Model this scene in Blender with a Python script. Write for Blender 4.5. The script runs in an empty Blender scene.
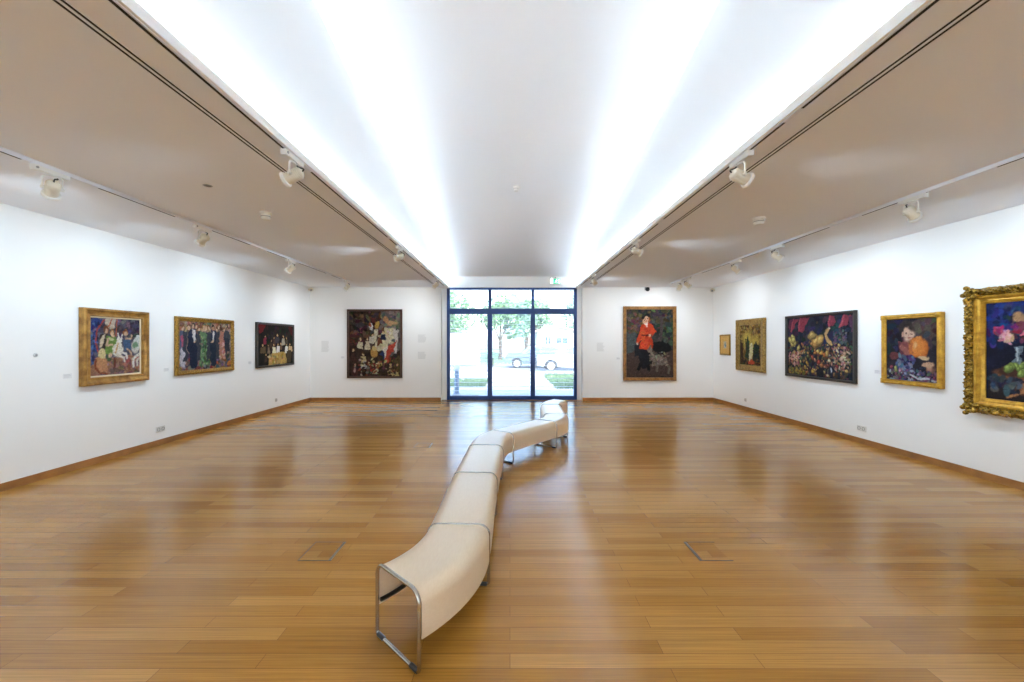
import bpy, bmesh, math, random
import numpy as np
from mathutils import Vector, Matrix

S = bpy.context.scene
COL = S.collection

# ------------------------------------------------------------------ camera
CAM_H = 1.60
cam_data = bpy.data.cameras.new('camera')
cam = bpy.data.objects.new('camera', cam_data)
COL.objects.link(cam)
cam.location = (0, 0, CAM_H)
cam.rotation_euler = (math.pi / 2, 0, 0)
cam_data.sensor_width = 36
cam_data.lens = 420 / 1024 * 36
cam_data.shift_x = 2 / 1024
cam_data.shift_y = 1 / 1024
cam_data.clip_start = 0.05
cam_data.clip_end = 300
S.camera = cam

# ------------------------------------------------------------------ exposure
S.view_settings.view_transform = 'Standard'
S.view_settings.look = 'None'
S.view_settings.gamma = 1
S.view_settings.use_curve_mapping = False
S.view_settings.exposure = 1.25
S.cycles.max_bounces = 14
S.cycles.diffuse_bounces = 8
S.cycles.caustics_reflective = False
S.cycles.caustics_refractive = False

# ------------------------------------------------------------------ world
world = bpy.data.worlds.new('world')
S.world = world
world.use_nodes = True
wn = world.node_tree
wn.nodes.clear()
sky = wn.nodes.new('ShaderNodeTexSky')
sky.sky_type = 'NISHITA'
sky.sun_disc = False
sky.sun_elevation = math.radians(42)
sky.sun_rotation = math.radians(150)
sky.air_density = 1.0
sky.dust_density = 2.5
bgn = wn.nodes.new('ShaderNodeBackground')
bgn.inputs['Strength'].default_value = 0.66
wo = wn.nodes.new('ShaderNodeOutputWorld')
wn.links.new(sky.outputs[0], bgn.inputs[0])
wn.links.new(bgn.outputs[0], wo.inputs[0])

sun_d = bpy.data.lights.new('sun', 'SUN')
sun_d.energy = 1.0
sun_d.angle = math.radians(2)
sun_d.color = (1.0, 0.96, 0.9)
sun = bpy.data.objects.new('sun', sun_d)
COL.objects.link(sun)
sun.rotation_euler = (math.radians(48), 0, math.radians(-35))
sun.location = (0, -10, 20)

# light levels of the lamps in the room
COVE_W = 122
SPOT_W = 30

# ------------------------------------------------------------------ room sizes
XL, XR, YB, YR, HC = -5.45, 5.54, 11.45, -4.0, 3.09
LIPL, LIPR = -1.70, 1.82            # inner faces of the two ceiling lips
CWL, CWR = -1.78, 1.895             # faces of the raised side walls
YD = 11.65                          # plane of the glazed front
SLOPE, HEND = 0.162, 3.417


def zc(y):
    return HEND + SLOPE * (YD - y)


def lin(c):
    c = np.asarray(c, dtype=float) / 255.0
    return np.where(c <= 0.04045, c / 12.92, ((c + 0.055) / 1.055) ** 2.4)


def L(r, g, b):
    v = lin((r, g, b))
    return (float(v[0]), float(v[1]), float(v[2]), 1.0)


# ------------------------------------------------------------------ materials
def mat(name, col, rough=0.5, metal=0.0, spec=0.5, noise=0, nscale=20, bump=0, bscale=60, emit=None, estr=0):
    m = bpy.data.materials.new(name)
    m.use_nodes = True
    nt = m.node_tree
    b = nt.nodes['Principled BSDF']
    b.inputs['Base Color'].default_value = col
    b.inputs['Roughness'].default_value = rough
    b.inputs['Metallic'].default_value = metal
    b.inputs['Specular IOR Level'].default_value = spec
    tc = nt.nodes.new('ShaderNodeTexCoord')
    if noise:
        n = nt.nodes.new('ShaderNodeTexNoise')
        n.inputs['Scale'].default_value = nscale
        n.inputs['Detail'].default_value = 5
        nt.links.new(tc.outputs['Object'], n.inputs['Vector'])
        r = nt.nodes.new('ShaderNodeValToRGB')
        r.color_ramp.elements[0].position = 0.3
        r.color_ramp.elements[1].position = 0.7
        r.color_ramp.elements[0].color = tuple(max(0, c * (1 - noise)) for c in col[:3]) + (1,)
        r.color_ramp.elements[1].color = tuple(min(1, c * (1 + noise)) for c in col[:3]) + (1,)
        nt.links.new(n.outputs['Fac'], r.inputs['Fac'])
        nt.links.new(r.outputs['Color'], b.inputs['Base Color'])
    if bump:
        n2 = nt.nodes.new('ShaderNodeTexNoise')
        n2.inputs['Scale'].default_value = bscale
        n2.inputs['Detail'].default_value = 4
        nt.links.new(tc.outputs['Object'], n2.inputs['Vector'])
        bp = nt.nodes.new('ShaderNodeBump')
        bp.inputs['Strength'].default_value = bump
        bp.inputs['Distance'].default_value = 0.01
        nt.links.new(n2.outputs['Fac'], bp.inputs['Height'])
        nt.links.new(bp.outputs['Normal'], b.inputs['Normal'])
    if emit:
        b.inputs['Emission Color'].default_value = emit
        b.inputs['Emission Strength'].default_value = estr
    return m


M = {}
M['wall'] = mat('white_plaster', L(238, 238, 236), 0.75, spec=0.25, bump=0.05, bscale=90)
M['ceil'] = mat('white_ceiling_paint', L(236, 238, 242), 0.85, spec=0.2, bump=0.08, bscale=120)
M['cove'] = mat('bright_white_paint', L(240, 241, 242), 0.8, spec=0.2)
M['skirt'] = mat('brown_skirting_wood', L(150, 100, 48), 0.45, noise=0.25, nscale=6)
M['white'] = mat('white_lacquer', L(228, 228, 224), 0.35)
M['cream'] = mat('cream_plastic', L(222, 214, 196), 0.45)
M['track'] = mat('white_track_metal', L(225, 228, 235), 0.4)
M['black'] = mat('black_rubber', L(22, 22, 24), 0.6)
M['dark'] = mat('dark_slot', L(28, 25, 22), 0.8)
M['steel'] = mat('brushed_steel', L(190, 183, 172), 0.26, 1.0, noise=0.08, nscale=40)
M['darksteel'] = mat('dull_steel', L(84, 82, 80), 0.35, 1.0)
M['navy'] = mat('navy_aluminium', L(22, 56, 112), 0.35, 0.2)
M['grey'] = mat('grey_plastic', L(150, 152, 152), 0.5)
M['socket'] = mat('socket_plastic', L(214, 212, 206), 0.35)
M['card'] = mat('caption_card', L(226, 226, 226), 0.7)
M['cardink'] = mat('caption_lettering', L(190, 190, 190), 0.8)
M['ink'] = mat('pale_wall_lettering', L(214, 214, 212), 0.8)
M['lens'] = mat('lit_lens', L(255, 250, 240), 0.2, emit=(1, .95, .85, 1), estr=6)
M['green'] = mat('exit_green', L(20, 170, 120), 0.5, emit=L(30, 200, 150), estr=0.3)
M['signwhite'] = mat('exit_white', L(245, 250, 248), 0.5, emit=(1, 1, 1, 1), estr=0.8)


def wood_seat():
    m = mat('pale_birch_veneer', L(226, 203, 172), 0.3)
    nt = m.node_tree
    b = nt.nodes['Principled BSDF']
    tc = nt.nodes['Texture Coordinate']
    mp = nt.nodes.new('ShaderNodeMapping')
    mp.inputs['Scale'].default_value = (40, 6, 40)
    n = nt.nodes.new('ShaderNodeTexNoise')
    n.inputs['Scale'].default_value = 3
    n.inputs['Detail'].default_value = 6
    r = nt.nodes.new('ShaderNodeValToRGB')
    r.color_ramp.elements[0].color = L(214, 189, 158)
    r.color_ramp.elements[1].color = L(228, 208, 180)
    nt.links.new(tc.outputs['Object'], mp.inputs['Vector'])
    nt.links.new(mp.outputs[0], n.inputs['Vector'])
    nt.links.new(n.outputs['Fac'], r.inputs['Fac'])
    nt.links.new(r.outputs['Color'], b.inputs['Base Color'])
    return m


M['seat'] = wood_seat()


def floor_mat():
    m = bpy.data.materials.new('bamboo_plank_floor')
    m.use_nodes = True
    nt = m.node_tree
    N, K = nt.nodes, nt.links
    b = N['Principled BSDF']
    tc = N.new('ShaderNodeTexCoord')
    br = N.new('ShaderNodeTexBrick')
    br.offset = 0.37
    br.inputs['Color1'].default_value = (0.0, 0.0, 0.0, 1)
    br.inputs['Color2'].default_value = (1, 1, 1, 1)
    br.inputs['Mortar'].default_value = (0.5, 0.5, 0.5, 1)
    br.inputs['Scale'].default_value = 1
    br.inputs['Mortar Size'].default_value = 0.0011
    br.inputs['Brick Width'].default_value = 1.25
    br.inputs['Row Height'].default_value = 0.098
    K.new(tc.outputs['Object'], br.inputs['Vector'])
    ramp = N.new('ShaderNodeValToRGB')
    e = ramp.color_ramp.elements
    e[0].position = 0.0
    e[0].color = L(158, 110, 43)
    e[1].position = 1.0
    e[1].color = L(188, 139, 70)
    e2 = ramp.color_ramp.elements.new(0.5)
    e2.color = L(174, 124, 55)
    K.new(br.outputs['Color'], ramp.inputs['Fac'])
    # narrow bamboo strips inside each plank
    mp = N.new('ShaderNodeMapping')
    mp.inputs['Scale'].default_value = (0.7, 48, 1)
    K.new(tc.outputs['Object'], mp.inputs['Vector'])
    n1 = N.new('ShaderNodeTexNoise')
    n1.inputs['Scale'].default_value = 2.2
    n1.inputs['Detail'].default_value = 4
    K.new(mp.outputs[0], n1.inputs['Vector'])
    mx = N.new('ShaderNodeMix')
    mx.data_type = 'RGBA'
    mx.blend_type = 'OVERLAY'
    mx.inputs[0].default_value = 0.55
    K.new(ramp.outputs['Color'], mx.inputs[6])
    r2 = N.new('ShaderNodeValToRGB')
    r2.color_ramp.elements[0].position = 0.25
    r2.color_ramp.elements[0].color = (0.28, 0.28, 0.28, 1)
    r2.color_ramp.elements[1].position = 0.75
    r2.color_ramp.elements[1].color = (0.72, 0.72, 0.72, 1)
    K.new(n1.outputs['Fac'], r2.inputs['Fac'])
    K.new(r2.outputs['Color'], mx.inputs[7])
    # bamboo nodes: small darker flecks
    mp2 = N.new('ShaderNodeMapping')
    mp2.inputs['Scale'].default_value = (3, 160, 1)
    K.new(tc.outputs['Object'], mp2.inputs['Vector'])
    n3 = N.new('ShaderNodeTexNoise')
    n3.inputs['Scale'].default_value = 1.3
    n3.inputs['Detail'].default_value = 3
    K.new(mp2.outputs[0], n3.inputs['Vector'])
    r3 = N.new('ShaderNodeValToRGB')
    r3.color_ramp.elements[0].position = 0.36
    r3.color_ramp.elements[0].color = (0.86, 0.82, 0.78, 1)
    r3.color_ramp.elements[1].position = 0.6
    r3.color_ramp.elements[1].color = (1, 1, 1, 1)
    K.new(n3.outputs['Fac'], r3.inputs['Fac'])
    mx2 = N.new('ShaderNodeMix')
    mx2.data_type = 'RGBA'
    mx2.blend_type = 'MULTIPLY'
    mx2.inputs[0].default_value = 0.6
    K.new(mx.outputs[2], mx2.inputs[6])
    K.new(r3.outputs['Color'], mx2.inputs[7])
    # plank joints
    mx3 = N.new('ShaderNodeMix')
    mx3.data_type = 'RGBA'
    K.new(br.outputs['Fac'], mx3.inputs[0])
    K.new(mx2.outputs[2], mx3.inputs[6])
    mx3.inputs[7].default_value = L(88, 58, 30)
    K.new(mx3.outputs[2], b.inputs['Base Color'])
    b.inputs['Roughness'].default_value = 0.21
    b.inputs['Specular IOR Level'].default_value = 0.45
    return m


M['floor'] = floor_mat()


def glass_mat(name, tint=(1, 1, 1, 1), bloom_haze=0.05):
    m = bpy.data.materials.new(name)
    m.use_nodes = True
    nt = m.node_tree
    nt.nodes.clear()
    o = nt.nodes.new('ShaderNodeOutputMaterial')
    t = nt.nodes.new('ShaderNodeBsdfTransparent')
    t.inputs[0].default_value = tint
    g = nt.nodes.new('ShaderNodeBsdfGlossy')
    g.inputs['Roughness'].default_value = 0.02
    f = nt.nodes.new('ShaderNodeFresnel')
    f.inputs[0].default_value = 1.45
    x = nt.nodes.new('ShaderNodeMixShader')
    nt.links.new(f.outputs[0], x.inputs[0])
    nt.links.new(t.outputs[0], x.inputs[1])
    nt.links.new(g.outputs[0], x.inputs[2])
    h = nt.nodes.new('ShaderNodeBsdfTranslucent')  # translucent share imitates bloom from the bright outdoors, put into the panes
    h.inputs[0].default_value = (0.92, 0.96, 1, 1)
    y = nt.nodes.new('ShaderNodeMixShader')
    y.inputs[0].default_value = bloom_haze
    nt.links.new(x.outputs[0], y.inputs[1])
    nt.links.new(h.outputs[0], y.inputs[2])
    nt.links.new(y.outputs[0], o.inputs[0])
    return m


M['glass'] = glass_mat('bloom_hazed_glass', (0.93, 0.97, 0.98, 1))


def gold(name, c1, c2, metal=0.55, rough=0.42, scale=30):
    m = mat(name, c1, rough, metal)
    nt = m.node_tree
    b = nt.nodes['Principled BSDF']
    tc = nt.nodes['Texture Coordinate']
    n = nt.nodes.new('ShaderNodeTexNoise')
    n.inputs['Scale'].default_value = scale
    n.inputs['Detail'].default_value = 6
    n.inputs['Roughness'].default_value = 0.65
    r = nt.nodes.new('ShaderNodeValToRGB')
    r.color_ramp.elements[0].position = 0.35
    r.color_ramp.elements[1].position = 0.62
    r.color_ramp.elements[0].color = c2
    r.color_ramp.elements[1].color = c1
    nt.links.new(tc.outputs['Object'], n.inputs['Vector'])
    nt.links.new(n.outputs['Fac'], r.inputs['Fac'])
    nt.links.new(r.outputs['Color'], b.inputs['Base Color'])
    return m


M['gold_plain'] = gold('worn_gilding', L(178, 134, 66), L(124, 84, 34), 0.45, 0.45, 9)
M['gold_orn'] = gold('ornate_gilding', L(184, 140, 54), L(70, 46, 12), 0.5, 0.4, 60)
M['gold_bright'] = gold('bright_gilding', L(206, 160, 56), L(164, 118, 34), 0.55, 0.4, 14)
M['gold_carved'] = gold('carved_gilding', L(190, 150, 56), L(46, 32, 6), 0.6, 0.38, 42)  # dark noise tone stands in for shade in the carved recesses
M['gold_pale'] = gold('pale_gilding', L(172, 140, 74), L(116, 88, 38), 0.4, 0.48, 25)
M['gold_brown'] = gold('brown_gilding', L(164, 118, 62), L(116, 78, 36), 0.4, 0.45, 12)
M['gold_liner'] = gold('gold_liner', L(216, 172, 90), L(186, 140, 64), 0.35, 0.5, 40)
M['linen'] = mat('cream_slip', L(214, 200, 170), 0.7)
M['darkframe'] = mat('dark_stained_frame', L(44, 36, 30), 0.4, noise=0.3, nscale=15)
M['brownframe'] = mat('brown_stained_frame', L(72, 42, 26), 0.4, noise=0.3, nscale=15)


def paint_mat():
    m = bpy.data.materials.new('oil_paint')
    m.use_nodes = True
    nt = m.node_tree
    b = nt.nodes['Principled BSDF']
    a = nt.nodes.new('ShaderNodeVertexColor')
    a.layer_name = 'paint'
    nt.links.new(a.outputs['Color'], b.inputs['Base Color'])
    b.inputs['Roughness'].default_value = 1.0
    b.inputs['Specular IOR Level'].default_value = 0.35
    return m


M['paint'] = paint_mat()


# ------------------------------------------------------------------ mesh helpers
def finish(name, bm, m, parent=None, smooth=None):
    bmesh.ops.recalc_face_normals(bm, faces=bm.faces)
    me = bpy.data.meshes.new(name)
    bm.to_mesh(me)
    bm.free()
    me.materials.append(m)
    if smooth is not None:
        for p in me.polygons:
            p.use_smooth = True
        me.set_sharp_from_angle(angle=math.radians(smooth))
    o = bpy.data.objects.new(name, me)
    COL.objects.link(o)
    if parent:
        o.parent = parent
    return o


def tag(o, label=None, cat=None, group=None, kind=None):
    if label:
        o['label'] = label
    if cat:
        o['category'] = cat
    if group:
        o['group'] = group
    if kind:
        o['kind'] = kind
    return o


def empty(name, loc, rz=0.0):
    o = bpy.data.objects.new(name, None)
    o.empty_display_size = 0.1
    COL.objects.link(o)
    o.location = loc
    o.rotation_euler = (0, 0, rz)
    return o


def box(bm, x0, x1, y0, y1, z0, z1, bev=0.0):
    v = [bm.verts.new((x, y, z)) for z in (z0, z1) for x, y in ((x0, y0), (x1, y0), (x1, y1), (x0, y1))]
    fs = [bm.faces.new([v[i] for i in q]) for q in
          ((3, 2, 1, 0), (4, 5, 6, 7), (0, 1, 5, 4), (1, 2, 6, 5), (2, 3, 7, 6), (3, 0, 4, 7))]
    if bev:
        es = list({e for f in fs for e in f.edges})
        bmesh.ops.bevel(bm, geom=es, offset=bev, segments=2, affect='EDGES', profile=0.6)


def prism(bm, pts, axis, a, b):
    """polygon pts swept along an axis from a to b"""
    def mk(p, t):
        return {'x': (t, p[0], p[1]), 'y': (p[0], t, p[1]), 'z': (p[0], p[1], t)}[axis]
    va = [bm.verts.new(mk(p, a)) for p in pts]
    vb = [bm.verts.new(mk(p, b)) for p in pts]
    bm.faces.new(va)
    bm.faces.new(list(reversed(vb)))
    n = len(pts)
    for i in range(n):
        bm.faces.new((va[i], va[(i + 1) % n], vb[(i + 1) % n], vb[i]))


def tube(bm, pts, r, seg=10, closed=False, cap=True, sx=1.0):
    pts = [Vector(p) for p in pts]
    n = len(pts)
    rings = []
    up = None
    for i, p in enumerate(pts):
        a = pts[(i - 1) % n] if (closed or i > 0) else p
        b = pts[(i + 1) % n] if (closed or i < n - 1) else p
        t = (b - a).normalized()
        if up is None:
            up = Vector((0, 0, 1)) if abs(t.z) < 0.9 else Vector((1, 0, 0))
        s = t.cross(up).normalized()
        up = s.cross(t).normalized()
        rr = r[i] if isinstance(r, (list, tuple)) else r
        rings.append([bm.verts.new(p + rr * (math.cos(k * 2 * math.pi / seg) * s * sx + math.sin(k * 2 * math.pi / seg) * up)) for k in range(seg)])
    m = n if closed else n - 1
    for i in range(m):
        A, B = rings[i], rings[(i + 1) % n]
        # align the closing ring with the least twist
        off = 0
        if closed and i == n - 1:
            off = min(range(seg), key=lambda q: sum((A[k].co - B[(k + q) % seg].co).length for k in range(seg)))
        for k in range(seg):
            bm.faces.new((A[k], A[(k + 1) % seg], B[(k + 1 + off) % seg], B[(k + off) % seg]))
    if not closed and cap:
        bm.faces.new(rings[0])
        bm.faces.new(list(reversed(rings[-1])))


def lathe(bm, prof, origin=(0, 0, 0), axis=(0, 0, 1), seg=24):
    """prof = [(r, t)] along the axis; closes where r = 0"""
    o = Vector(origin)
    q = Vector(axis).normalized().to_track_quat('Z', 'Y')
    rings = []
    for r, t in prof:
        if r < 1e-6:
            rings.append([bm.verts.new(o + q @ Vector((0, 0, t)))])
        else:
            rings.append([bm.verts.new(o + q @ Vector((r * math.cos(2 * math.pi * k / seg), r * math.sin(2 * math.pi * k / seg), t))) for k in range(seg)])
    for A, B in zip(rings[:-1], rings[1:]):
        for k in range(seg):
            k2 = (k + 1) % seg
            if len(A) == 1 and len(B) == 1:
                continue
            if len(A) == 1:
                bm.faces.new((A[0], B[k], B[k2]))
            elif len(B) == 1:
                bm.faces.new((A[k], A[k2], B[0]))
            else:
                bm.faces.new((A[k], A[k2], B[k2], B[k]))


def boxes(name, lst, m, parent=None, bev=0.0):
    bm = bmesh.new()
    for b in lst:
        box(bm, *b, bev=bev)
    return finish(name, bm, m, parent)


def struct(o, label=None):
    o['kind'] = 'structure'
    if label:
        o['label'] = label
    return o


# ------------------------------------------------------------------ room shell
T = 0.2
struct(boxes('floor', [(XL - T, XR + T, YR - T, YD + 0.2, -0.12, 0.0)], M['floor']), 'glossy brown bamboo plank floor of the gallery')
struct(boxes('wall_left', [(XL - T, XL, YR - T, YB + 0.4, 0, HC + 0.3)], M['wall']), 'long white gallery wall with the carousel picture')
struct(boxes('wall_right', [(XR, XR + T, YR - T, YB + 0.4, 0, HC + 0.3)], M['wall']), 'long white gallery wall with the still life pictures')
struct(boxes('wall_back', [(XL, -1.88, YB, YB + 0.4, 0, HC + 0.3), (1.975, XR, YB, YB + 0.4, 0, HC + 0.3),
                           (-1.88, -1.757, YD, YD + 0.2, 0, HC + 0.3), (1.862, 1.975, YD, YD + 0.2, 0, HC + 0.3),
                           (-1.757, 1.862, YD, YD + 0.2, 3.112, HEND + 0.3)], M['wall']),
       'white end wall around the glazed entrance')
struct(boxes('wall_rear', [(XL - T, XR + T, YR - T, YR, 0, 6.4)], M['wall']), 'white wall behind the viewer')
struct(boxes('ceiling_left', [(XL, LIPL - 0.015, YR, YB, HC, HC + 0.022)], M['ceil']), 'low white ceiling beside the raised light well')
struct(boxes('ceiling_right', [(LIPR + 0.015, XR, YR, YB, HC, HC + 0.022)], M['ceil']), 'low white ceiling over the still life pictures')
bm = bmesh.new()
prism(bm, [(YR - T, zc(YR - T)), (YD + 0.2, zc(YD + 0.2)), (YD + 0.2, zc(YD + 0.2) + 0.2), (YR - T, zc(YR - T) + 0.2)], 'x', CWL - T, CWR + T)
struct(finish('ceiling_center', bm, M['cove']), 'sloping white ceiling of the raised light well')
for nm, x0, x1 in (('wall_upper_left', CWL - T, CWL), ('wall_upper_right', CWR, CWR + T)):
    bm = bmesh.new()
    prism(bm, [(YR, HC + 0.022), (YD, HC + 0.022), (YD, zc(YD) + 0.05), (YR, zc(YR) + 0.05)], 'x', x0, x1)
    struct(finish(nm, bm, M['cove']), 'bright white side wall of the raised light well')
struct(boxes('trim_1', [(LIPL - 0.015, LIPL, YR, YD, HC, HC + 0.062)], M['wall']), 'white ceiling lip hiding the cove light')
struct(boxes('trim_2', [(LIPR, LIPR + 0.015, YR, YD, HC, HC + 0.062)], M['wall']), 'white ceiling lip hiding the cove light')
# underside of the trough between the end wall plane and the glazing plane
struct(boxes('trim_3', [(CWL - T, LIPL - 0.015, YB, YD, HC, HC + 0.022), (LIPR + 0.015, CWR + T, YB, YD, HC, HC + 0.022)], M['wall']), 'white returns of the ceiling lip beside the entrance')
BH = 0.085
struct(boxes('baseboard_left', [(XL, XL + 0.014, YR, YB, 0, BH)], M['skirt']))
struct(boxes('baseboard_right', [(XR - 0.014, XR, YR, YB, 0, BH)], M['skirt']))
struct(boxes('baseboard_back', [(XL + 0.014, -1.885, YB - 0.014, YB, 0, BH), (1.98, XR - 0.014, YB - 0.014, YB, 0, BH)], M['skirt']))

# cove lights: long fluorescent battens lying in the troughs behind the lips
for nm, xm, tilt in (('cove_light', (LIPL + CWL) / 2 - 0.004, -1), ('cove_light.001', (LIPR + CWR) / 2 + 0.004, 1)):
    ld = bpy.data.lights.new(nm, 'AREA')
    ld.shape = 'RECTANGLE'
    ld.size = 0.04
    ld.size_y = YD - YR - 0.1
    ld.energy = COVE_W
    ld.color = (0.70, 0.85, 1.0)
    lo = bpy.data.objects.new(nm, ld)
    COL.objects.link(lo)
    lo.location = (xm, (YD + YR) / 2, HC + 0.032)
    lo.rotation_euler = (math.pi, math.radians(52) * tilt, 0)

# ------------------------------------------------------------------ glazed entrance
DX0, DX1 = -1.755, 1.86
door = empty('door_1', (0.05, YD + 0.06, 0))
tag(door, kind='structure')
door['label'] = 'three leaf navy framed glazed entrance door with fanlights'


def dbox(name, lst, m, bev=0.004):
    return boxes(name, [(a - 0.05, b - 0.05, c, d, e, f) for a, b, c, d, e, f in lst], m, door, bev)


dbox('frame', [(DX0, DX0 + 0.085, -0.05, 0.05, 0, 3.11), (DX1 - 0.085, DX1, -0.05, 0.05, 0, 3.11),
               (DX0, DX1, -0.05, 0.05, 3.06, 3.11)], M['navy'])
dbox('transom_bar', [(DX0 + 0.085, DX1 - 0.085, -0.055, 0.05, 2.375, 2.53)], M['navy'])
dbox('bottom_rail', [(DX0 + 0.085, DX1 - 0.085, -0.045, 0.045, 0, 0.1)], M['navy'])
MU = [(-0.625, -0.495), (0.572, 0.697)]
for a, b in MU:
    dbox('mullion', [(a, b, -0.05, 0.05, 0.1, 2.375)], M['navy'])
    dbox('fanlight_mullion', [(a + 0.025, b - 0.02, -0.045, 0.045, 2.53, 3.06)], M['navy'])
cols = [(DX0 + 0.085, MU[0][0]), (MU[0][1], MU[1][0]), (MU[1][1], DX1 - 0.085)]
for a, b in cols:
    dbox('pane', [(a, b, -0.006, 0.006, 0.1, 2.375)], M['glass'], 0)
fc = [(DX0 + 0.085, MU[0][0] + 0.025), (MU[0][1] - 0.02, MU[1][0] + 0.025), (MU[1][1] - 0.02, DX1 - 0.085)]
for a, b in fc:
    dbox('fanlight_pane', [(a, b, -0.006, 0.006, 2.53, 3.06)], M['glass'], 0)
for hx in (-0.47, 0.722):
    bm = bmesh.new()
    hx -= 0.05
    tube(bm, [(hx, -0.04, 0.93), (hx, -0.085, 0.95), (hx, -0.085, 1.13), (hx, -0.04, 1.15)], 0.013, 8)
    finish('handle', bm, M['steel'], door, 40)

# slatted blinds hanging outside the three leaves and fanlights
bl_lab = ['pale slatted blind outside the door leaf by the bollard', 'pale slatted blind outside the middle door leaf',
          'pale slatted blind outside the door leaf nearest the exit sign']
for i, (a, b) in enumerate(cols):
    r = empty('slatted_blind', ((a + b) / 2, YD + 0.3, 0.02))
    tag(r, bl_lab[i], 'blind', 'slatted blinds outside the entrance')
    w = (b - a) / 2 + 0.05
    lst = [(-w, w, -0.03, 0.03, 0.07 + k * 0.118, 0.07 + k * 0.118 + 0.010) for k in range(26)]
    boxes('slats', lst, M['track'], r)
    for sx in (-0.8, 0.8):
        bm = bmesh.new()
        tube(bm, [(sx * w, 0, 0), (sx * w, 0, 3.05)], 0.003, 6)
        finish('cord', bm, M['grey'], r)
    boxes('head_rail', [(-w, w, -0.04, 0.04, 3.05, 3.1)], M['track'], r, 0.005)

# ------------------------------------------------------------------ exit sign
ex = empty('exit_sign', (1.275, YD - 0.06, 3.19))
tag(ex, 'small green and white emergency exit sign over the glazed entrance', 'sign')
boxes('housing', [(-0.165, 0.125, -0.02, 0.02, 0, 0.165)], M['white'], ex, 0.006)
boxes('bracket', [(-0.03, -0.01, 0.0, 0.06, 0.165, 0.2)], M['grey'], ex)
boxes('conduit', [(-0.17, -0.15, 0.02, 0.06, 0.15, 0.2)], M['grey'], ex)
bm = bmesh.new()
box(bm, -0.085, 0.118, -0.024, -0.02, 0.012, 0.153)
fc_ = finish('face', bm, M['green'], ex)
bm = bmesh.new()
y0, y1 = -0.027, -0.024
lathe(bm, [(0, 0), (0.012, 0), (0.012, 0.003), (0, 0.003)], (0.012, y1, 0.128), (0, -1, 0), 12)
for pts in ([(0.0, 0.112), (0.022, 0.117), (0.012, 0.07), (-0.01, 0.07)], [(0.012, 0.075), (0.03, 0.05), (0.022, 0.025), (0.012, 0.028), (0.018, 0.05), (0.0, 0.07)],
            [(-0.008, 0.075), (-0.022, 0.045), (-0.05, 0.045), (-0.05, 0.054), (-0.028, 0.056), (-0.012, 0.08)],
            [(0.02, 0.115), (0.04, 0.095), (0.034, 0.088), (0.016, 0.104)], [(0.0, 0.112), (-0.028, 0.1), (-0.025, 0.092), (0.004, 0.1)]):
    prism(bm, pts, 'y', y1, y0)
prism(bm, [(0.06, 0.025), (0.105, 0.025), (0.105, 0.14), (0.06, 0.14)], 'y', y1, y0)
finish('running_figure', bm, M['signwhite'], fc_)
boxes('white_panel', [(-0.158, -0.09, -0.024, -0.02, 0.012, 0.153)], M['signwhite'], ex)

# ------------------------------------------------------------------ bench
JOINTS = [(-0.58, 2.155, 46), (-0.34, 2.765, 88), (-0.325, 3.86, 88), (-0.285, 4.89, 87), (-0.115, 5.63, 52),
          (0.545, 6.43, 50), (0.765, 7.05, 91), (0.79, 8.08, 88), (1.02, 8.69, 47)]
BW, BHt, SKIRT, RC, TH = 0.205, 0.402, 0.168, 0.075, 0.012
bench = empty('bench', (0, 0, 0))
tag(bench, 'long snaking pale wooden bench on steel hoop legs in the middle of the floor', 'bench')


def arc(cx, cz, r, a0, a1, n):
    return [(cx + r * math.cos(math.radians(a0 + (a1 - a0) * k / n)), cz + r * math.sin(math.radians(a0 + (a1 - a0) * k / n))) for k in range(n + 1)]


def shell_profile():
    def half(o):
        w, h, r = BW - o, BHt - o, RC - o
        return [(-w, SKIRT)] + [(-w, SKIRT + (h - r - SKIRT) * k / 3) for k in (1, 2)] + arc(-w + r, h - r, r, 180, 90, 8) + \
            [(-w + r + (2 * w - 2 * r) * k / 6, h) for k in range(1, 6)] + arc(w - r, h - r, r, 90, 0, 8) + \
            [(w, SKIRT + (h - r - SKIRT) * k / 3) for k in (2, 1)] + [(w, SKIRT)]
    return half(0) + list(reversed(half(TH)))


def path(j0, j1, n):
    p0, p1 = Vector(j0[:2]), Vector(j1[:2])
    d = (p1 - p0).length
    t0 = Vector((math.cos(math.radians(j0[2])), math.sin(math.radians(j0[2])))) * d * 1.03
    t1 = Vector((math.cos(math.radians(j1[2])), math.sin(math.radians(j1[2])))) * d * 1.03
    e = 0.010 / d
    out = []
    for k in range(n + 1):
        s = e + (1 - 2 * e) * k / n
        h00, h10, h01, h11 = 2 * s ** 3 - 3 * s ** 2 + 1, s ** 3 - 2 * s ** 2 + s, -2 * s ** 3 + 3 * s ** 2, s ** 3 - s ** 2
        p = h00 * p0 + h10 * t0 + h01 * p1 + h11 * t1
        g = (6 * s * s - 6 * s) * (p0 - p1) + (3 * s * s - 4 * s + 1) * t0 + (3 * s * s - 2 * s) * t1
        out.append((p, g.normalized()))
    return out


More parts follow.
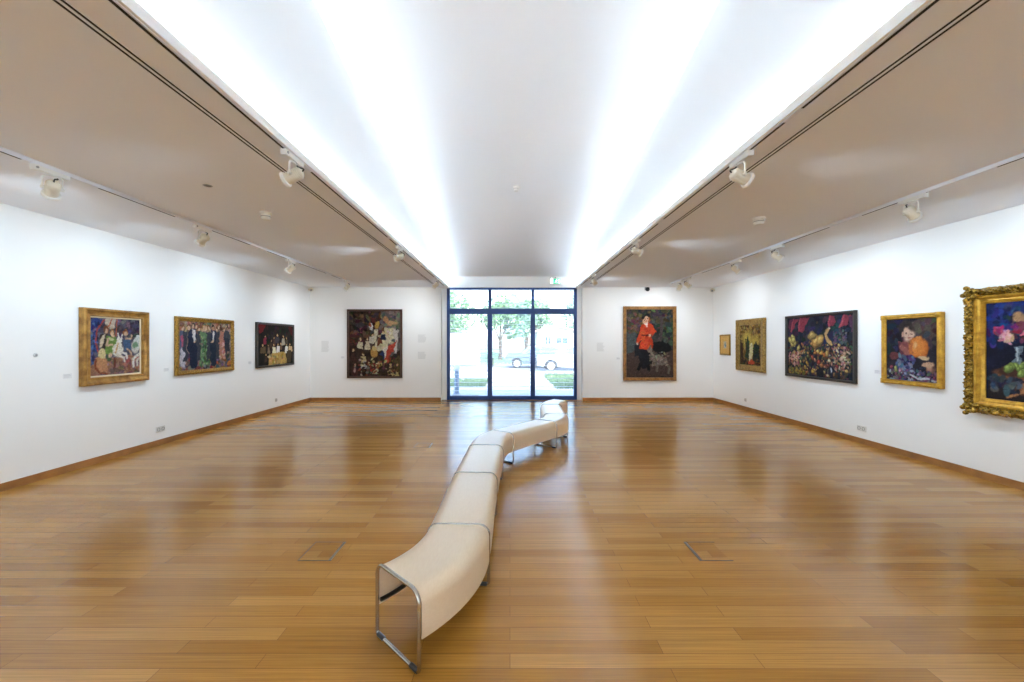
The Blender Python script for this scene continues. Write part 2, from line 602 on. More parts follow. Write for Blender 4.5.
prof = shell_profile()
for a, b in zip(JOINTS[:-1], JOINTS[1:]):
    bm = bmesh.new()
    rings = []
    pth = path(a, b, 18)
    for p, t in pth:
        n = Vector((t.y, -t.x))
        rings.append([bm.verts.new((p.x + n.x * x, p.y + n.y * x, z)) for x, z in prof])
    for A, B in zip(rings[:-1], rings[1:]):
        for k in range(len(prof)):
            bm.faces.new((A[k], A[(k + 1) % len(prof)], B[(k + 1) % len(prof)], B[k]))
    m = len(prof) // 2
    for R in (rings[0], rings[-1]):
        for k in range(m - 1):
            bm.faces.new((R[k], R[k + 1], R[-2 - k], R[-1 - k]))
    sec = finish('seat_section', bm, M['seat'], bench, 40)
    for side in (-1, 1):
        bm = bmesh.new()
        pts = []
        for p, t in pth:
            n = Vector((t.y, -t.x))
            pts.append((p.x + n.x * side * (BW - TH - 0.012), p.y + n.y * side * (BW - TH - 0.012), SKIRT + 0.03))
        tube(bm, pts, 0.011, 6)
        finish('rail', bm, M['darksteel'], sec, 40)
for jx, jy, h in JOINTS:
    t = Vector((math.cos(math.radians(h)), math.sin(math.radians(h))))
    n = Vector((t.y, -t.x))
    rt = 0.0105
    w, top, r, rb = BW - rt + 0.006, BHt - rt + 0.006, RC - rt, 0.022
    bot = rt
    loop = arc(-w + r, top - r, r, 180, 90, 8) + arc(w - r, top - r, r, 90, 0, 8) + arc(w - rb, bot + rb, rb, 0, -90, 6) + arc(-w + rb, bot + rb, rb, 270, 180, 6)
    bm = bmesh.new()
    tube(bm, [(jx + n.x * x, jy + n.y * x, z) for x, z in loop], rt, 10, closed=True)
    lf = finish('hoop_leg', bm, M['steel'], bench, 50)
    for s in (-1, 1):
        bm = bmesh.new()
        c = Vector((jx, jy)) + n * s * (w - rb - 0.02)
        d = n * s * 0.03
        tube(bm, [(c.x - d.x, c.y - d.y, 0.0125), (c.x + d.x, c.y + d.y, 0.0125)], 0.0125, 10)
        finish('foot_pad', bm, M['darksteel'], lf, 50)

# ------------------------------------------------------------------ paintings: a little painter working on a grid
class Paint:
    def __init__(s, w, h, bg, seed, res=150):
        s.rng = np.random.default_rng(seed)
        s.w, s.h = w, h
        s.nx, s.ny = max(24, int(w * res)), max(24, int(h * res))
        u = np.linspace(0, 1, s.nx)
        v = np.linspace(0, 1, s.ny)
        s.U, s.V = np.meshgrid(u, v)
        s.a = np.zeros((s.ny, s.nx, 3)) + np.array(bg, float)
        s.wu = s.noise(9) * 0.014 + s.noise(26) * 0.007
        s.wv = s.noise(9) * 0.014 + s.noise(26) * 0.007

    def noise(s, n):
        g = s.rng.standard_normal((n + 2, n + 2))
        x, y = s.U * n, s.V * n
        i, j = np.minimum(x.astype(int), n), np.minimum(y.astype(int), n)
        fx, fy = x - i, y - j
        fx, fy = fx * fx * (3 - 2 * fx), fy * fy * (3 - 2 * fy)
        return (g[j, i] * (1 - fx) * (1 - fy) + g[j, i + 1] * fx * (1 - fy) + g[j + 1, i] * (1 - fx) * fy + g[j + 1, i + 1] * fx * fy)

    def put(s, k, col):
        k = np.clip(k, 0, 1)[..., None]
        s.a = s.a * (1 - k) + np.array(col, float) * k
        return s

    def mottle(s, amp, n=12, tint=(1, 1, 1)):
        s.a = s.a + s.noise(n)[..., None] * amp * np.array(tint)
        return s

    def ell(s, u, v, ru, rv, col, rot=0, al=1.0, soft=0.25):
        c, q = math.cos(math.radians(rot)), math.sin(math.radians(rot))
        dx, dy = (s.U + s.wu - u) * s.w, (s.V + s.wv - v) * s.h
        x, y = (dx * c + dy * q) / (ru * s.w), (-dx * q + dy * c) / (rv * s.h)
        d = np.sqrt(x * x + y * y)
        return s.put(al * (1 + soft / 2 - d) / soft, col)

    def ball(s, u, v, r, col, hi=1.3, lo=0.6):
        """round fruit as it was painted: a dab of lighter paint upon a darker one"""
        ru = r * s.h / s.w
        c = np.array(col, float)
        s.ell(u, v, ru, r, c * lo)
        s.ell(u - ru * .15, v - r * .15, ru * .78, r * .78, c, soft=.6)
        return s.ell(u - ru * .3, v - r * .35, ru * .3, r * .3, np.minimum(255, c * hi + 15), soft=.9)

    def poly(s, pts, col, al=1.0):
        x, y = s.U + s.wu, s.V + s.wv
        ins = np.zeros(x.shape, bool)
        n = len(pts)
        for i in range(n):
            x0, y0 = pts[i]
            x1, y1 = pts[(i + 1) % n]
            if y0 == y1:
                continue
            cr = ((y0 > y) != (y1 > y)) & (x < (x1 - x0) * (y - y0) / (y1 - y0) + x0)
            ins ^= cr
        return s.put(ins * al, col)

    def line(s, pts, wd, col, al=1.0):
        d = np.full(s.U.shape, 9.0)
        for (x0, y0), (x1, y1) in zip(pts[:-1], pts[1:]):
            ax, ay, bx, by = x0 * s.w, y0 * s.h, x1 * s.w, y1 * s.h
            px, py = (s.U + s.wu * .5) * s.w, (s.V + s.wv * .5) * s.h
            L2 = (bx - ax) ** 2 + (by - ay) ** 2 + 1e-9
            t = np.clip(((px - ax) * (bx - ax) + (py - ay) * (by - ay)) / L2, 0, 1)
            d = np.minimum(d, np.hypot(px - ax - t * (bx - ax), py - ay - t * (by - ay)))
        return s.put(al * (1.3 - d / (wd * s.h)) * 2, col)

    def _dab(s, cx, cy, rx, ry, rot, col, al):
        m = int(max(rx, ry)) + 2
        x0, x1, y0, y1 = max(0, int(cx) - m), min(s.nx, int(cx) + m + 1), max(0, int(cy) - m), min(s.ny, int(cy) + m + 1)
        if x0 >= x1 or y0 >= y1:
            return
        yy, xx = np.mgrid[y0:y1, x0:x1]
        c, q = math.cos(rot), math.sin(rot)
        dx, dy = xx - cx, yy - cy
        d = np.hypot((dx * c + dy * q) / rx, (-dx * q + dy * c) / ry)
        k = (np.clip(1.3 - d, 0, .4) / .4 * al)[..., None]
        s.a[y0:y1, x0:x1] = s.a[y0:y1, x0:x1] * (1 - k) + np.array(col) * k

    def dabs(s, n, u0, u1, v0, v1, size, cols, jit=14, al=.9):
        """n brush dabs in a box, colours picked from a palette"""
        for _ in range(n):
            c = np.array(cols[s.rng.integers(len(cols))], float) + s.rng.normal(0, jit, 3)
            r = size * s.ny * s.rng.uniform(.6, 1.3)
            s._dab(s.rng.uniform(u0, u1) * s.nx, s.rng.uniform(v0, v1) * s.ny, r * s.rng.uniform(.8, 1.7), r * .7, s.rng.uniform(0, 3.14), c, al)
        return s

    def daub(s, n, size, jit, al=.5):
        """loosen the picture into brush strokes of its own colours"""
        src = s.a.copy()
        n = int(n * 2.2)
        for _ in range(n):
            x, y = s.rng.uniform(0, s.nx - 1), s.rng.uniform(0, s.ny - 1)
            c = src[int(y), int(x)] * (1 + s.rng.normal(0, .16)) + s.rng.normal(0, jit * 1.1) + s.rng.normal(0, jit * .45, 3)
            r = size * s.ny
            s._dab(x, y, r * s.rng.uniform(.8, 1.8), r * .6, s.rng.uniform(0, 3.14), c, al)
        return s

    def person(s, u, v, hh, skin, hair, top, bot=None, ww=1.0, face=True):
        """head of height hh at (u, v); clothes below"""
        hu = hh * s.h / s.w
        s.poly([(u - hu * .8 * ww, v + hh * .75), (u + hu * .8 * ww, v + hh * .75), (u + hu * 1.1 * ww, v + hh * 3.2), (u - hu * 1.1 * ww, v + hh * 3.2)], top)
        if bot is not None:
            s.poly([(u - hu * .95 * ww, v + hh * 3.0), (u + hu * .95 * ww, v + hh * 3.0), (u + hu * 1.0 * ww, v + hh * 6.6), (u - hu * 1.0 * ww, v + hh * 6.6)], bot)
        s.ell(u, v - hh * .1, hu * .5, hh * .55, hair)
        s.ell(u, v + hh * .08, hu * .36, hh * .44, skin)
        return s


SK, SK2 = (222, 176, 140), (196, 142, 104)


def art_carousel(w, h):
    p = Paint(w, h, (84, 78, 96), 1)
    p.mottle(14, 10)
    p.poly([(0, 0), (.22, 0), (.12, .3), (.16, .8), (0, .9)], (44, 66, 138))
    p.dabs(60, 0, .22, .1, .8, .03, [(30, 44, 110), (70, 100, 170), (36, 36, 60), (110, 110, 130)])
    p.poly([(.25, 0), (.55, 0), (.5, .16), (.3, .2)], (206, 186, 158))
    p.dabs(70, .5, 1, 0, .35, .04, [(70, 54, 50), (96, 84, 104), (54, 46, 62), (130, 110, 110)])
    p.poly([(0, .82), (.3, .72), (1, .66), (1, 1), (0, 1)], (164, 112, 82))
    p.dabs(80, .1, 1, .72, 1, .035, [(190, 132, 92), (140, 90, 66), (120, 84, 90), (176, 120, 110)])
    p.line([(.26, .02), (.13, .18), (.1, .4), (.16, .62)], .012, (186, 60, 54))
    p.line([(.42, .0), (.34, .14)], .012, (200, 84, 44))
    p.line([(.51, 0), (.49, .3)], .010, (206, 90, 50))
    p.ell(.2, .82, .13, .16, (206, 138, 88), -20)
    p.line([(.1, .72), (.09, .85), (.18, .96), (.32, .98)], .016, (150, 66, 30))
    p.poly([(.18, .28), (.3, .26), (.34, .5), (.2, .56)], (58, 44, 36))
    p.ell(.22, .4, .035, .12, (226, 206, 168), 20)
    p.ell(.27, .2, .06, .07, (128, 66, 30))
    p.ell(.27, .23, .035, .05, SK)
    p.ell(.22, .62, .07, .09, (230, 206, 140))
    p.poly([(.3, .32), (.48, .3), (.5, .5), (.42, .66), (.26, .64), (.28, .5)], (112, 150, 54))
    p.ell(.38, .36, .06, .03, (214, 222, 150))
    p.ell(.4, .24, .055, .06, (168, 104, 40))
    p.ell(.4, .26, .04, .05, (236, 190, 142))
    p.line([(.33, .36), (.3, .48), (.42, .46)], .018, SK)
    p.ell(.35, .72, .05, .06, (70, 92, 52))
    p.ell(.38, .66, .04, .05, SK)
    p.ell(.53, .56, .11, .13, (238, 226, 206), 15)
    p.poly([(.5, .58), (.5, .36), (.55, .3), (.62, .4), (.6, .58)], (240, 230, 210))
    p.line([(.55, .34), (.53, .26)], .012, (240, 232, 214))
    p.line([(.6, .38), (.62, .28)], .012, (240, 232, 214))
    p.line([(.58, .6), (.7, .64), (.72, .72)], .02, (240, 230, 214))
    p.line([(.5, .66), (.64, .7), (.66, .76)], .02, (232, 216, 192))
    p.line([(.54, .44), (.48, .62)], .012, (214, 150, 80))
    p.line([(.47, .72), (.46, .86)], .02, (120, 50, 30))
    p.poly([(.64, .38), (.78, .36), (.8, .54), (.66, .58)], (64, 96, 136))
    p.ell(.69, .23, .06, .06, (170, 92, 40))
    p.ell(.7, .26, .045, .05, (234, 184, 140))
    p.line([(.7, .36), (.8, .36), (.82, .28)], .016, SK)
    p.line([(.72, .54), (.78, .58), (.82, .66)], .018, SK)
    p.ell(.9, .52, .1, .1, (214, 206, 190), -15)
    p.poly([(.84, .5), (.88, .36), (.96, .28), (1, .3), (1, .55)], (226, 226, 214))
    p.ell(.9, .48, .07, .04, (120, 160, 120), -20)
    p.line([(.86, .88), (.86, .74), (.95, .66), (1, .64)], .026, (238, 228, 208))
    p.line([(.95, .86), (.94, .76), (1, .72)], .02, (224, 210, 190))
    p.daub(1500, .012, 9)
    return p


def art_party(w, h):
    p = Paint(w, h, (140, 112, 100), 2)
    p.mottle(16, 12)
    p.dabs(160, 0, 1, 0, .25, .04, [(206, 160, 120), (120, 74, 50), (150, 110, 96), (96, 104, 90), (170, 124, 90)])
    p.dabs(120, 0, 1, .7, 1, .05, [(176, 100, 56), (140, 110, 120), (150, 60, 44), (120, 112, 140), (70, 84, 88), (60, 56, 60)])
    p.poly([(0, .18), (.1, .2), (.08, .9), (0, .95)], (90, 100, 130))
    p.poly([(.03, .3), (.13, .22), (.12, .45), (.05, .55)], (190, 80, 110))
    p.ell(.06, .75, .05, .2, (206, 196, 206))
    for u in (.06, .16, .3, .36, .48, .54, .68, .74, .84):
        p.ell(u, .1 + .03 * math.sin(u * 40), .028, .05, (140, 84, 44))
        p.ell(u, .125 + .03 * math.sin(u * 40), .022, .042, (230, 186, 150))
    p.person(.23, .08, .085, SK, (60, 44, 36), (44, 52, 82), (30, 36, 62), 1.35)
    p.poly([(.2, .16), (.27, .16), (.29, .42), (.25, .44)], (226, 222, 220))
    p.ell(.29, .45, .04, .025, SK)
    p.poly([(.17, .45), (.33, .45), (.31, .97), (.2, .97)], (32, 40, 66))
    p.poly([(.37, .2), (.5, .2), (.51, .45), (.56, .92), (.34, .92), (.4, .45)], (104, 142, 92))
    p.dabs(60, .37, .54, .3, .92, .03, [(70, 112, 70), (150, 180, 120), (60, 90, 60), (120, 160, 110)])
    p.ell(.44, .12, .035, .06, (196, 140, 60))
    p.ell(.445, .14, .028, .05, SK)
    p.person(.62, .1, .08, SK2, (60, 44, 40), (46, 56, 84), (34, 44, 68), 1.2)
    p.poly([(.59, .18), (.63, .18), (.63, .38), (.6, .4)], (228, 226, 224))
    p.ell(.61, .4, .04, .02, SK)
    p.poly([(.56, .42), (.7, .42), (.68, .95), (.58, .93)], (36, 46, 68))
    for u in (.11, .34, .53, .71, .87):
        p.poly([(u - .03, .2), (u + .03, .2), (u + .035, .8), (u - .035, .8)], (62, 66, 78))
    p.poly([(.76, .2), (.84, .2), (.88, .8), (.74, .78)], (196, 122, 98))
    p.dabs(30, .75, .87, .4, .8, .03, [(220, 150, 120), (190, 110, 90), (230, 180, 150)])
    p.ell(.78, .12, .03, .055, (90, 50, 30))
    p.person(.92, .1, .08, SK2, (50, 40, 40), (70, 74, 84), (48, 52, 64), 1.1)
    p.ell(.96, .9, .05, .06, (220, 120, 40))
    p.daub(2000, .012, 10)
    return p


def art_table(w, h):
    p = Paint(w, h, (34, 24, 18), 3)
    p.mottle(8, 10)
    p.dabs(90, 0, 1, 0, 1, .05, [(24, 18, 16), (50, 34, 22), (40, 30, 28), (30, 30, 20)])
    p.poly([(.02, 0), (.22, 0), (.14, .18), (.04, .22)], (128, 22, 24))
    p.poly([(.86, 0), (1, 0), (1, .3), (.92, .2)], (92, 24, 24))
    p.poly([(.3, .76), (.46, .68), (.78, .68), (.8, .98), (.28, 1)], (206, 164, 82))
    p.dabs(40, .32, .78, .75, .97, .035, [(226, 190, 110), (180, 140, 60), (150, 150, 90), (220, 170, 80)])
    for u, v, r, top in ((.2, .3, .05, (130, 30, 50)), (.36, .4, .05, (60, 44, 30)), (.45, .34, .045, (70, 50, 40)), (.53, .24, .055, (54, 50, 56)), (.7, .28, .06, (150, 140, 120)),
                         (.81, .32, .05, (70, 60, 50)), (.13, .5, .055, (90, 70, 40)), (.28, .52, .05, (110, 90, 70)), (.44, .5, .055, (222, 204, 160)), (.55, .48, .055, (236, 226, 206)),
                         (.63, .46, .045, (100, 70, 40)), (.8, .5, .055, (232, 218, 186)), (.92, .48, .055, (196, 160, 110)), (.2, .75, .045, (60, 40, 30))):
        p.person(u, v, r * 1.2, (236, 184, 116), (84, 52, 28), tuple(min(255, int(q * 1.25)) for q in top), None, 1.15)
    p.ell(.3, .8, .07, .03, (214, 196, 150))
    p.poly([(.8, .68), (.95, .66), (.96, .98), (.82, .98)], (84, 66, 42))
    p.daub(1400, .011, 8)
    return p


def art_procession(w, h):
    p = Paint(w, h, (62, 40, 30), 4)
    p.mottle(10, 12)
    p.dabs(260, 0, 1, 0, .5, .03, [(80, 52, 40), (50, 34, 30), (104, 66, 46), (70, 60, 56), (40, 26, 24), (120, 80, 54)])
    p.poly([(.6, 0), (1, 0), (1, .6), (.82, .7)], (106, 96, 92))
    p.dabs(80, .62, 1, 0, .5, .03, [(120, 108, 100), (84, 74, 76), (136, 120, 104)])
    p.poly([(.72, .24), (.92, .26), (.72, .62), (.5, .58), (.52, .48)], (216, 204, 164))
    p.dabs(40, .55, .86, .28, .56, .02, [(228, 218, 184), (196, 180, 140)])
    p.ell(.82, .17, .13, .035, (206, 158, 106), 8)
    p.ell(.72, .13, .04, .05, (196, 136, 84))
    p.poly([(.86, .26), (.95, .28), (.93, .66), (.88, .66)], (206, 200, 190))
    p.poly([(.86, .68), (.94, .66), (.92, .8), (.88, .8)], (48, 42, 46))
    p.ell(.54, .21, .05, .06, (206, 160, 62), 10)
    p.poly([(.48, .28), (.56, .28), (.52, .48), (.44, .46)], (216, 206, 170))
    p.ell(.42, .24, .04, .05, (220, 214, 206))
    p.ell(.4, .21, .03, .03, (180, 80, 40))
    for u, v, r, top in ((.22, .43, .045, (216, 200, 160)), (.36, .44, .045, (214, 196, 160)), (.45, .36, .04, (200, 190, 170)), (.6, .38, .04, (120, 60, 40)), (.66, .3, .045, (30, 36, 66)),
                         (.26, .66, .045, (206, 180, 120)), (.27, .76, .04, (180, 180, 176)), (.38, .82, .045, (120, 116, 104)), (.52, .85, .04, (196, 196, 150)), (.65, .8, .04, (60, 40, 36)),
                         (.8, .86, .045, (206, 170, 110)), (.9, .9, .045, (214, 190, 110)), (.1, .82, .05, (90, 50, 40)), (.45, .78, .04, (176, 50, 40)), (.08, .62, .045, (80, 44, 34)), (.6, .76, .035, (170, 140, 60))):
        p.person(u, v, r, (222, 180, 130), (110, 66, 34), top, None, 1.0)
    p.ell(.5, .62, .06, .09, (206, 148, 66))
    p.ell(.5, .55, .05, .04, (226, 196, 120))
    p.poly([(.58, .66), (.68, .6), (.74, .72), (.7, .74)], (40, 56, 110))
    p.poly([(.66, .6), (.78, .54), (.76, .72), (.7, .72)], (236, 226, 206))
    p.poly([(.78, .54), (.92, .44), (.86, .62), (.74, .78), (.7, .72)], (206, 66, 44))
    p.poly([(.78, .78), (1, .7), (1, .95), (.8, .85)], (90, 76, 40))
    p.dabs(140, .1, .95, .72, 1, .018, [(60, 36, 30), (206, 180, 130), (150, 70, 40), (90, 60, 40), (50, 40, 40)])
    p.daub(2600, .008, 9)
    return p


def art_redcoat(w, h):
    p = Paint(w, h, (52, 52, 50), 5)
    p.mottle(8, 9)
    p.poly([(0, .58), (1, .6), (1, 1), (0, 1)], (82, 62, 54))
    p.poly([(0, .35), (.22, .3), (.2, .62), (0, .66)], (78, 88, 88))
    p.dabs(120, 0, 1, 0, .3, .03, [(70, 64, 48), (104, 92, 48), (48, 50, 46), (90, 70, 60), (44, 52, 46)])
    p.dabs(40, .05, .28, .12, .34, .025, [(110, 60, 56), (70, 84, 64), (120, 80, 72)])
    p.dabs(60, .78, 1, .1, .5, .035, [(62, 74, 56), (48, 58, 46), (78, 84, 60)])
    p.line([(.74, .12), (.76, .3), (.7, .5)], .022, (82, 66, 66))
    p.poly([(.3, .55), (.5, .52), (.56, .8), (.4, .86), (.26, .82)], (26, 26, 34))
    p.poly([(.52, .5), (.9, .48), (1, .6), (.7, .66), (.55, .6)], (24, 24, 26))
    p.poly([(.18, .52), (.3, .5), (.34, .72), (.18, .7)], (34, 34, 42))
    p.poly([(.33, .22), (.46, .2), (.56, .26), (.64, .36), (.54, .42), (.58, .58), (.42, .6), (.3, .57), (.3, .46), (.26, .5), (.22, .48), (.28, .3)], (222, 62, 22))
    p.dabs(50, .32, .54, .25, .56, .02, [(236, 80, 30), (200, 46, 20), (226, 70, 30)], 8)
    p.line([(.33, .38), (.54, .39)], .012, (96, 30, 20))
    p.poly([(.38, .19), (.45, .19), (.43, .28), (.4, .27)], (240, 220, 206))
    p.ell(.41, .16, .055, .05, (226, 170, 126))
    p.ell(.42, .115, .085, .028, (30, 26, 26))
    p.ell(.45, .09, .05, .03, (28, 24, 26))
    p.ell(.47, .17, .03, .04, (170, 84, 36))
    p.ell(.5, .395, .035, .02, (232, 180, 140))
    p.ell(.24, .5, .025, .02, (226, 190, 160))
    p.poly([(.52, .64), (.88, .72), (.9, .82), (.64, .82), (.52, .72)], (124, 110, 96))
    p.ell(.5, .61, .06, .04, (134, 120, 104), 20)
    p.line([(.66, .78), (.64, .9)], .016, (112, 98, 86))
    p.line([(.86, .8), (.92, .86), (.9, .94)], .014, (116, 104, 90))
    p.line([(.5, .58), (.52, .54)], .012, (110, 96, 84))
    p.line([(.3, .82), (.26, .88)], .02, (18, 18, 22))
    p.line([(.46, .82), (.47, .88)], .02, (18, 18, 22))
    p.dabs(60, .5, .9, .62, .82, .014, [(150, 136, 118), (96, 84, 74), (130, 116, 100)], 8)
    p.daub(2600, .008, 6)
    p.ell(.405, .165, .042, .042, (228, 174, 132), soft=.5)
    p.ell(.385, .158, .010, .006, (80, 54, 44), soft=.9)
    p.ell(.425, .158, .010, .006, (80, 54, 44), soft=.9)
    p.ell(.405, .188, .014, .005, (170, 70, 60), soft=.9)
    return p


def art_sketch(w, h):
    p = Paint(w, h, (226, 208, 178), 6, 160)
    p.mottle(8, 8)
    p.ell(.55, .55, .3, .32, (176, 196, 200))
    p.ell(.5, .42, .12, .22, (110, 146, 140))
    p.ell(.62, .62, .18, .16, (120, 150, 176))
    p.ell(.4, .72, .16, .12, (214, 226, 226))
    p.daub(260, .04, 12)
    return p


def art_cypress(w, h):
    p = Paint(w, h, (140, 102, 42), 7)
    p.mottle(20, 12)
    p.dabs(160, 0, 1, 0, .5, .03, [(170, 126, 50), (112, 76, 30), (190, 150, 66), (90, 60, 28)])
    p.ell(.35, .36, .22, .2, (214, 182, 66), soft=.9)
    p.ell(.72, .42, .2, .16, (206, 170, 60), soft=.9)
    p.poly([(.46, .5), (.62, .44), (.6, .86), (.42, .86)], (232, 214, 150))
    p.poly([(0, .4), (.12, .45), (.2, .95), (0, 1)], (70, 46, 26))
    p.poly([(.26, .82), (.3, .45), (.38, .28), (.44, .34), (.46, .6), (.42, .86)], (46, 66, 40))
    p.poly([(.62, .9), (.66, .52), (.76, .44), (.9, .56), (.94, .92)], (38, 50, 36))
    p.dabs(80, .26, .45, .35, .85, .02, [(40, 60, 36), (66, 88, 48), (34, 44, 30)])
    p.dabs(80, .64, .92, .5, .9, .02, [(34, 46, 34), (54, 66, 40), (28, 36, 30)])
    p.dabs(60, 0, 1, .84, 1, .03, [(90, 60, 30), (60, 46, 28), (120, 80, 40)])
    p.ell(.56, .92, .16, .06, (214, 70, 34))
    p.ell(.48, .8, .05, .1, (236, 222, 170))
    p.daub(1600, .012, 10)
    return p


def art_harvest(w, h):
    p = Paint(w, h, (32, 36, 50), 8)
    p.mottle(8, 10, (.9, 1, 1.1))
    p.dabs(100, 0, 1, 0, .5, .05, [(36, 46, 68), (28, 32, 46), (52, 46, 58)])
    for q in ([(.1, .02), (.2, .02), (.12, .2), (.06, .24)], [(.22, .02), (.36, .02), (.27, .26), (.2, .22)], [(.68, .02), (.76, .02), (.74, .18), (.67, .18)], [(.88, .02), (.97, .02), (.9, .2), (.82, .2)]):
        p.poly(q, (150, 48, 66))
        p.line([q[0], q[3]], .016, (186, 70, 86))
    p.poly([(.02, .02), (.1, .02), (.05, .2), (.01, .2)], (110, 44, 70))
    p.poly([(.94, .05), (1, .02), (1, .3), (.94, .28)], (96, 52, 84))
    p.dabs(420, .02, .98, .42, .98, .024, [(66, 70, 46), (110, 66, 50), (44, 40, 60), (150, 110, 60), (80, 50, 44), (60, 84, 70), (40, 30, 40)], 14)
    pal = [(206, 140, 70), (176, 100, 56), (214, 170, 90), (150, 110, 60), (190, 120, 90), (120, 60, 50), (100, 100, 64), (226, 190, 140)]
    for _ in range(95):
        u, v = p.rng.uniform(.04, .95), p.rng.uniform(.44, .96)
        p.ball(u, v, p.rng.uniform(.014, .03), pal[p.rng.integers(len(pal))])
    for u, v in ((.1, .34), (.06, .4), (.13, .42), (.09, .45), (.22, .52), (.1, .38)):
        p.ball(u, v, .05, (200, 176, 84))
    p.ball(.47, .42, .1, (206, 148, 70))
    p.ball(.53, .4, .08, (222, 170, 84))
    p.ball(.42, .31, .07, (176, 146, 74))
    p.line([(.64, .24), (.61, .3), (.64, .38), (.69, .44)], .028, (214, 164, 98))
    p.ell(.65, .22, .02, .02, (236, 206, 160))
    p.dabs(60, .72, .92, .24, .46, .02, [(84, 70, 100), (60, 72, 92), (120, 90, 100), (80, 100, 96)])
    p.dabs(90, .66, .95, .5, .86, .017, [(214, 176, 150), (196, 120, 110), (150, 90, 80), (226, 206, 176), (170, 140, 100)])
    p.dabs(60, .03, .2, .6, .82, .022, [(206, 130, 116), (226, 160, 140), (170, 90, 80), (190, 140, 90)])
    for u, v, c in ((.51, .58, (230, 180, 84)), (.56, .6, (226, 150, 50)), (.47, .6, (196, 120, 50)), (.6, .63, (214, 110, 40)), (.44, .7, (176, 70, 44)), (.37, .78, (200, 140, 50)), (.42, .9, (216, 160, 56)),
                    (.3, .85, (170, 130, 50)), (.53, .75, (180, 60, 44)), (.58, .8, (206, 120, 60)), (.68, .7, (226, 214, 160)), (.64, .6, (196, 150, 70)), (.8, .8, (150, 50, 60)), (.88, .6, (196, 150, 120)), (.35, .66, (110, 110, 60)), (.25, .7, (90, 96, 60))):
        p.ball(u, v, .038, c)
    p.ell(.54, .92, .06, .06, (28, 24, 36))
    p.ell(.7, .87, .05, .08, (36, 40, 60))
    p.ell(.69, .87, .016, .05, (190, 206, 226))
    p.dabs(60, .03, .3, .86, .98, .02, [(176, 150, 50), (120, 100, 40), (90, 84, 40)])
    p.daub(1500, .010, 9)
    return p


def art_boy(w, h):
    p = Paint(w, h, (42, 34, 46), 9)
    p.mottle(8, 8)
    p.dabs(60, .55, 1, 0, .4, .06, [(84, 70, 66), (66, 54, 56), (96, 80, 68)])
    p.dabs(50, 0, .3, 0, .5, .06, [(40, 38, 60), (34, 30, 44)])
    p.poly([(.24, .36), (.44, .34), (.52, .6), (.3, .64)], (146, 72, 72))
    p.poly([(.24, .38), (.3, .36), (.36, .6), (.3, .7)], (110, 50, 60))
    p.ell(.42, .17, .15, .14, (54, 42, 40))
    p.ell(.46, .235, .11, .125, (224, 180, 154), 8, soft=.5)
    p.ell(.34, .24, .03, .04, (206, 150, 128))
    p.ell(.42, .115, .13, .05, (52, 42, 40), 10, soft=.6)
    p.line([(.32, .46), (.44, .56), (.58, .58)], .04, (170, 96, 84))
    p.ell(.65, .46, .19, .165, (206, 96, 24))
    p.ell(.63, .45, .165, .145, (246, 140, 46), soft=.6)
    p.ell(.58, .42, .04, .05, (246, 184, 110), soft=.9)
    p.ell(.64, .31, .045, .03, (232, 140, 60))
    p.line([(.52, .4), (.5, .48), (.54, .54)], .016, (200, 110, 50))
    p.ell(.74, .62, .11, .035, (226, 190, 140), -8)
    p.ell(.8, .26, .07, .04, (60, 70, 84), -30)
    p.ell(.16, .6, .1, .06, (122, 56, 56))
    p.dabs(60, .22, .56, .6, .86, .03, [(70, 84, 130), (100, 116, 160), (50, 56, 96), (130, 136, 170)])
    p.ball(.86, .78, .09, (206, 140, 110))
    p.ell(.82, .74, .12, .06, (216, 168, 130), -15)
    for i in range(16):
        p.ball(.62 + .16 * p.rng.random(), .8 + .12 * p.rng.random(), .025, (44, 42, 70))
    p.dabs(150, 0, 1, .82, .99, .022, [(130, 70, 96), (96, 110, 90), (170, 176, 190), (80, 60, 100), (150, 130, 100), (70, 80, 120)])
    for u, v, c in ((.2, .82, (160, 170, 90)), (.1, .8, (150, 60, 80)), (.3, .86, (176, 120, 150)), (.94, .92, (130, 50, 80)), (.42, .9, (130, 140, 180))):
        p.ball(u, v, .035, c)
    p.line([(.5, .9), (.64, .95), (.84, .95)], .014, (206, 206, 214))
    p.daub(1300, .008, 7)
    for u, v in ((.42, .225), (.51, .22)):
        p.ell(u, v, .02, .011, (70, 50, 44), soft=.9)
    p.ell(.475, .262, .012, .02, (200, 146, 124), soft=1)
    p.ell(.475, .305, .03, .010, (170, 84, 76), soft=.9)
    return p


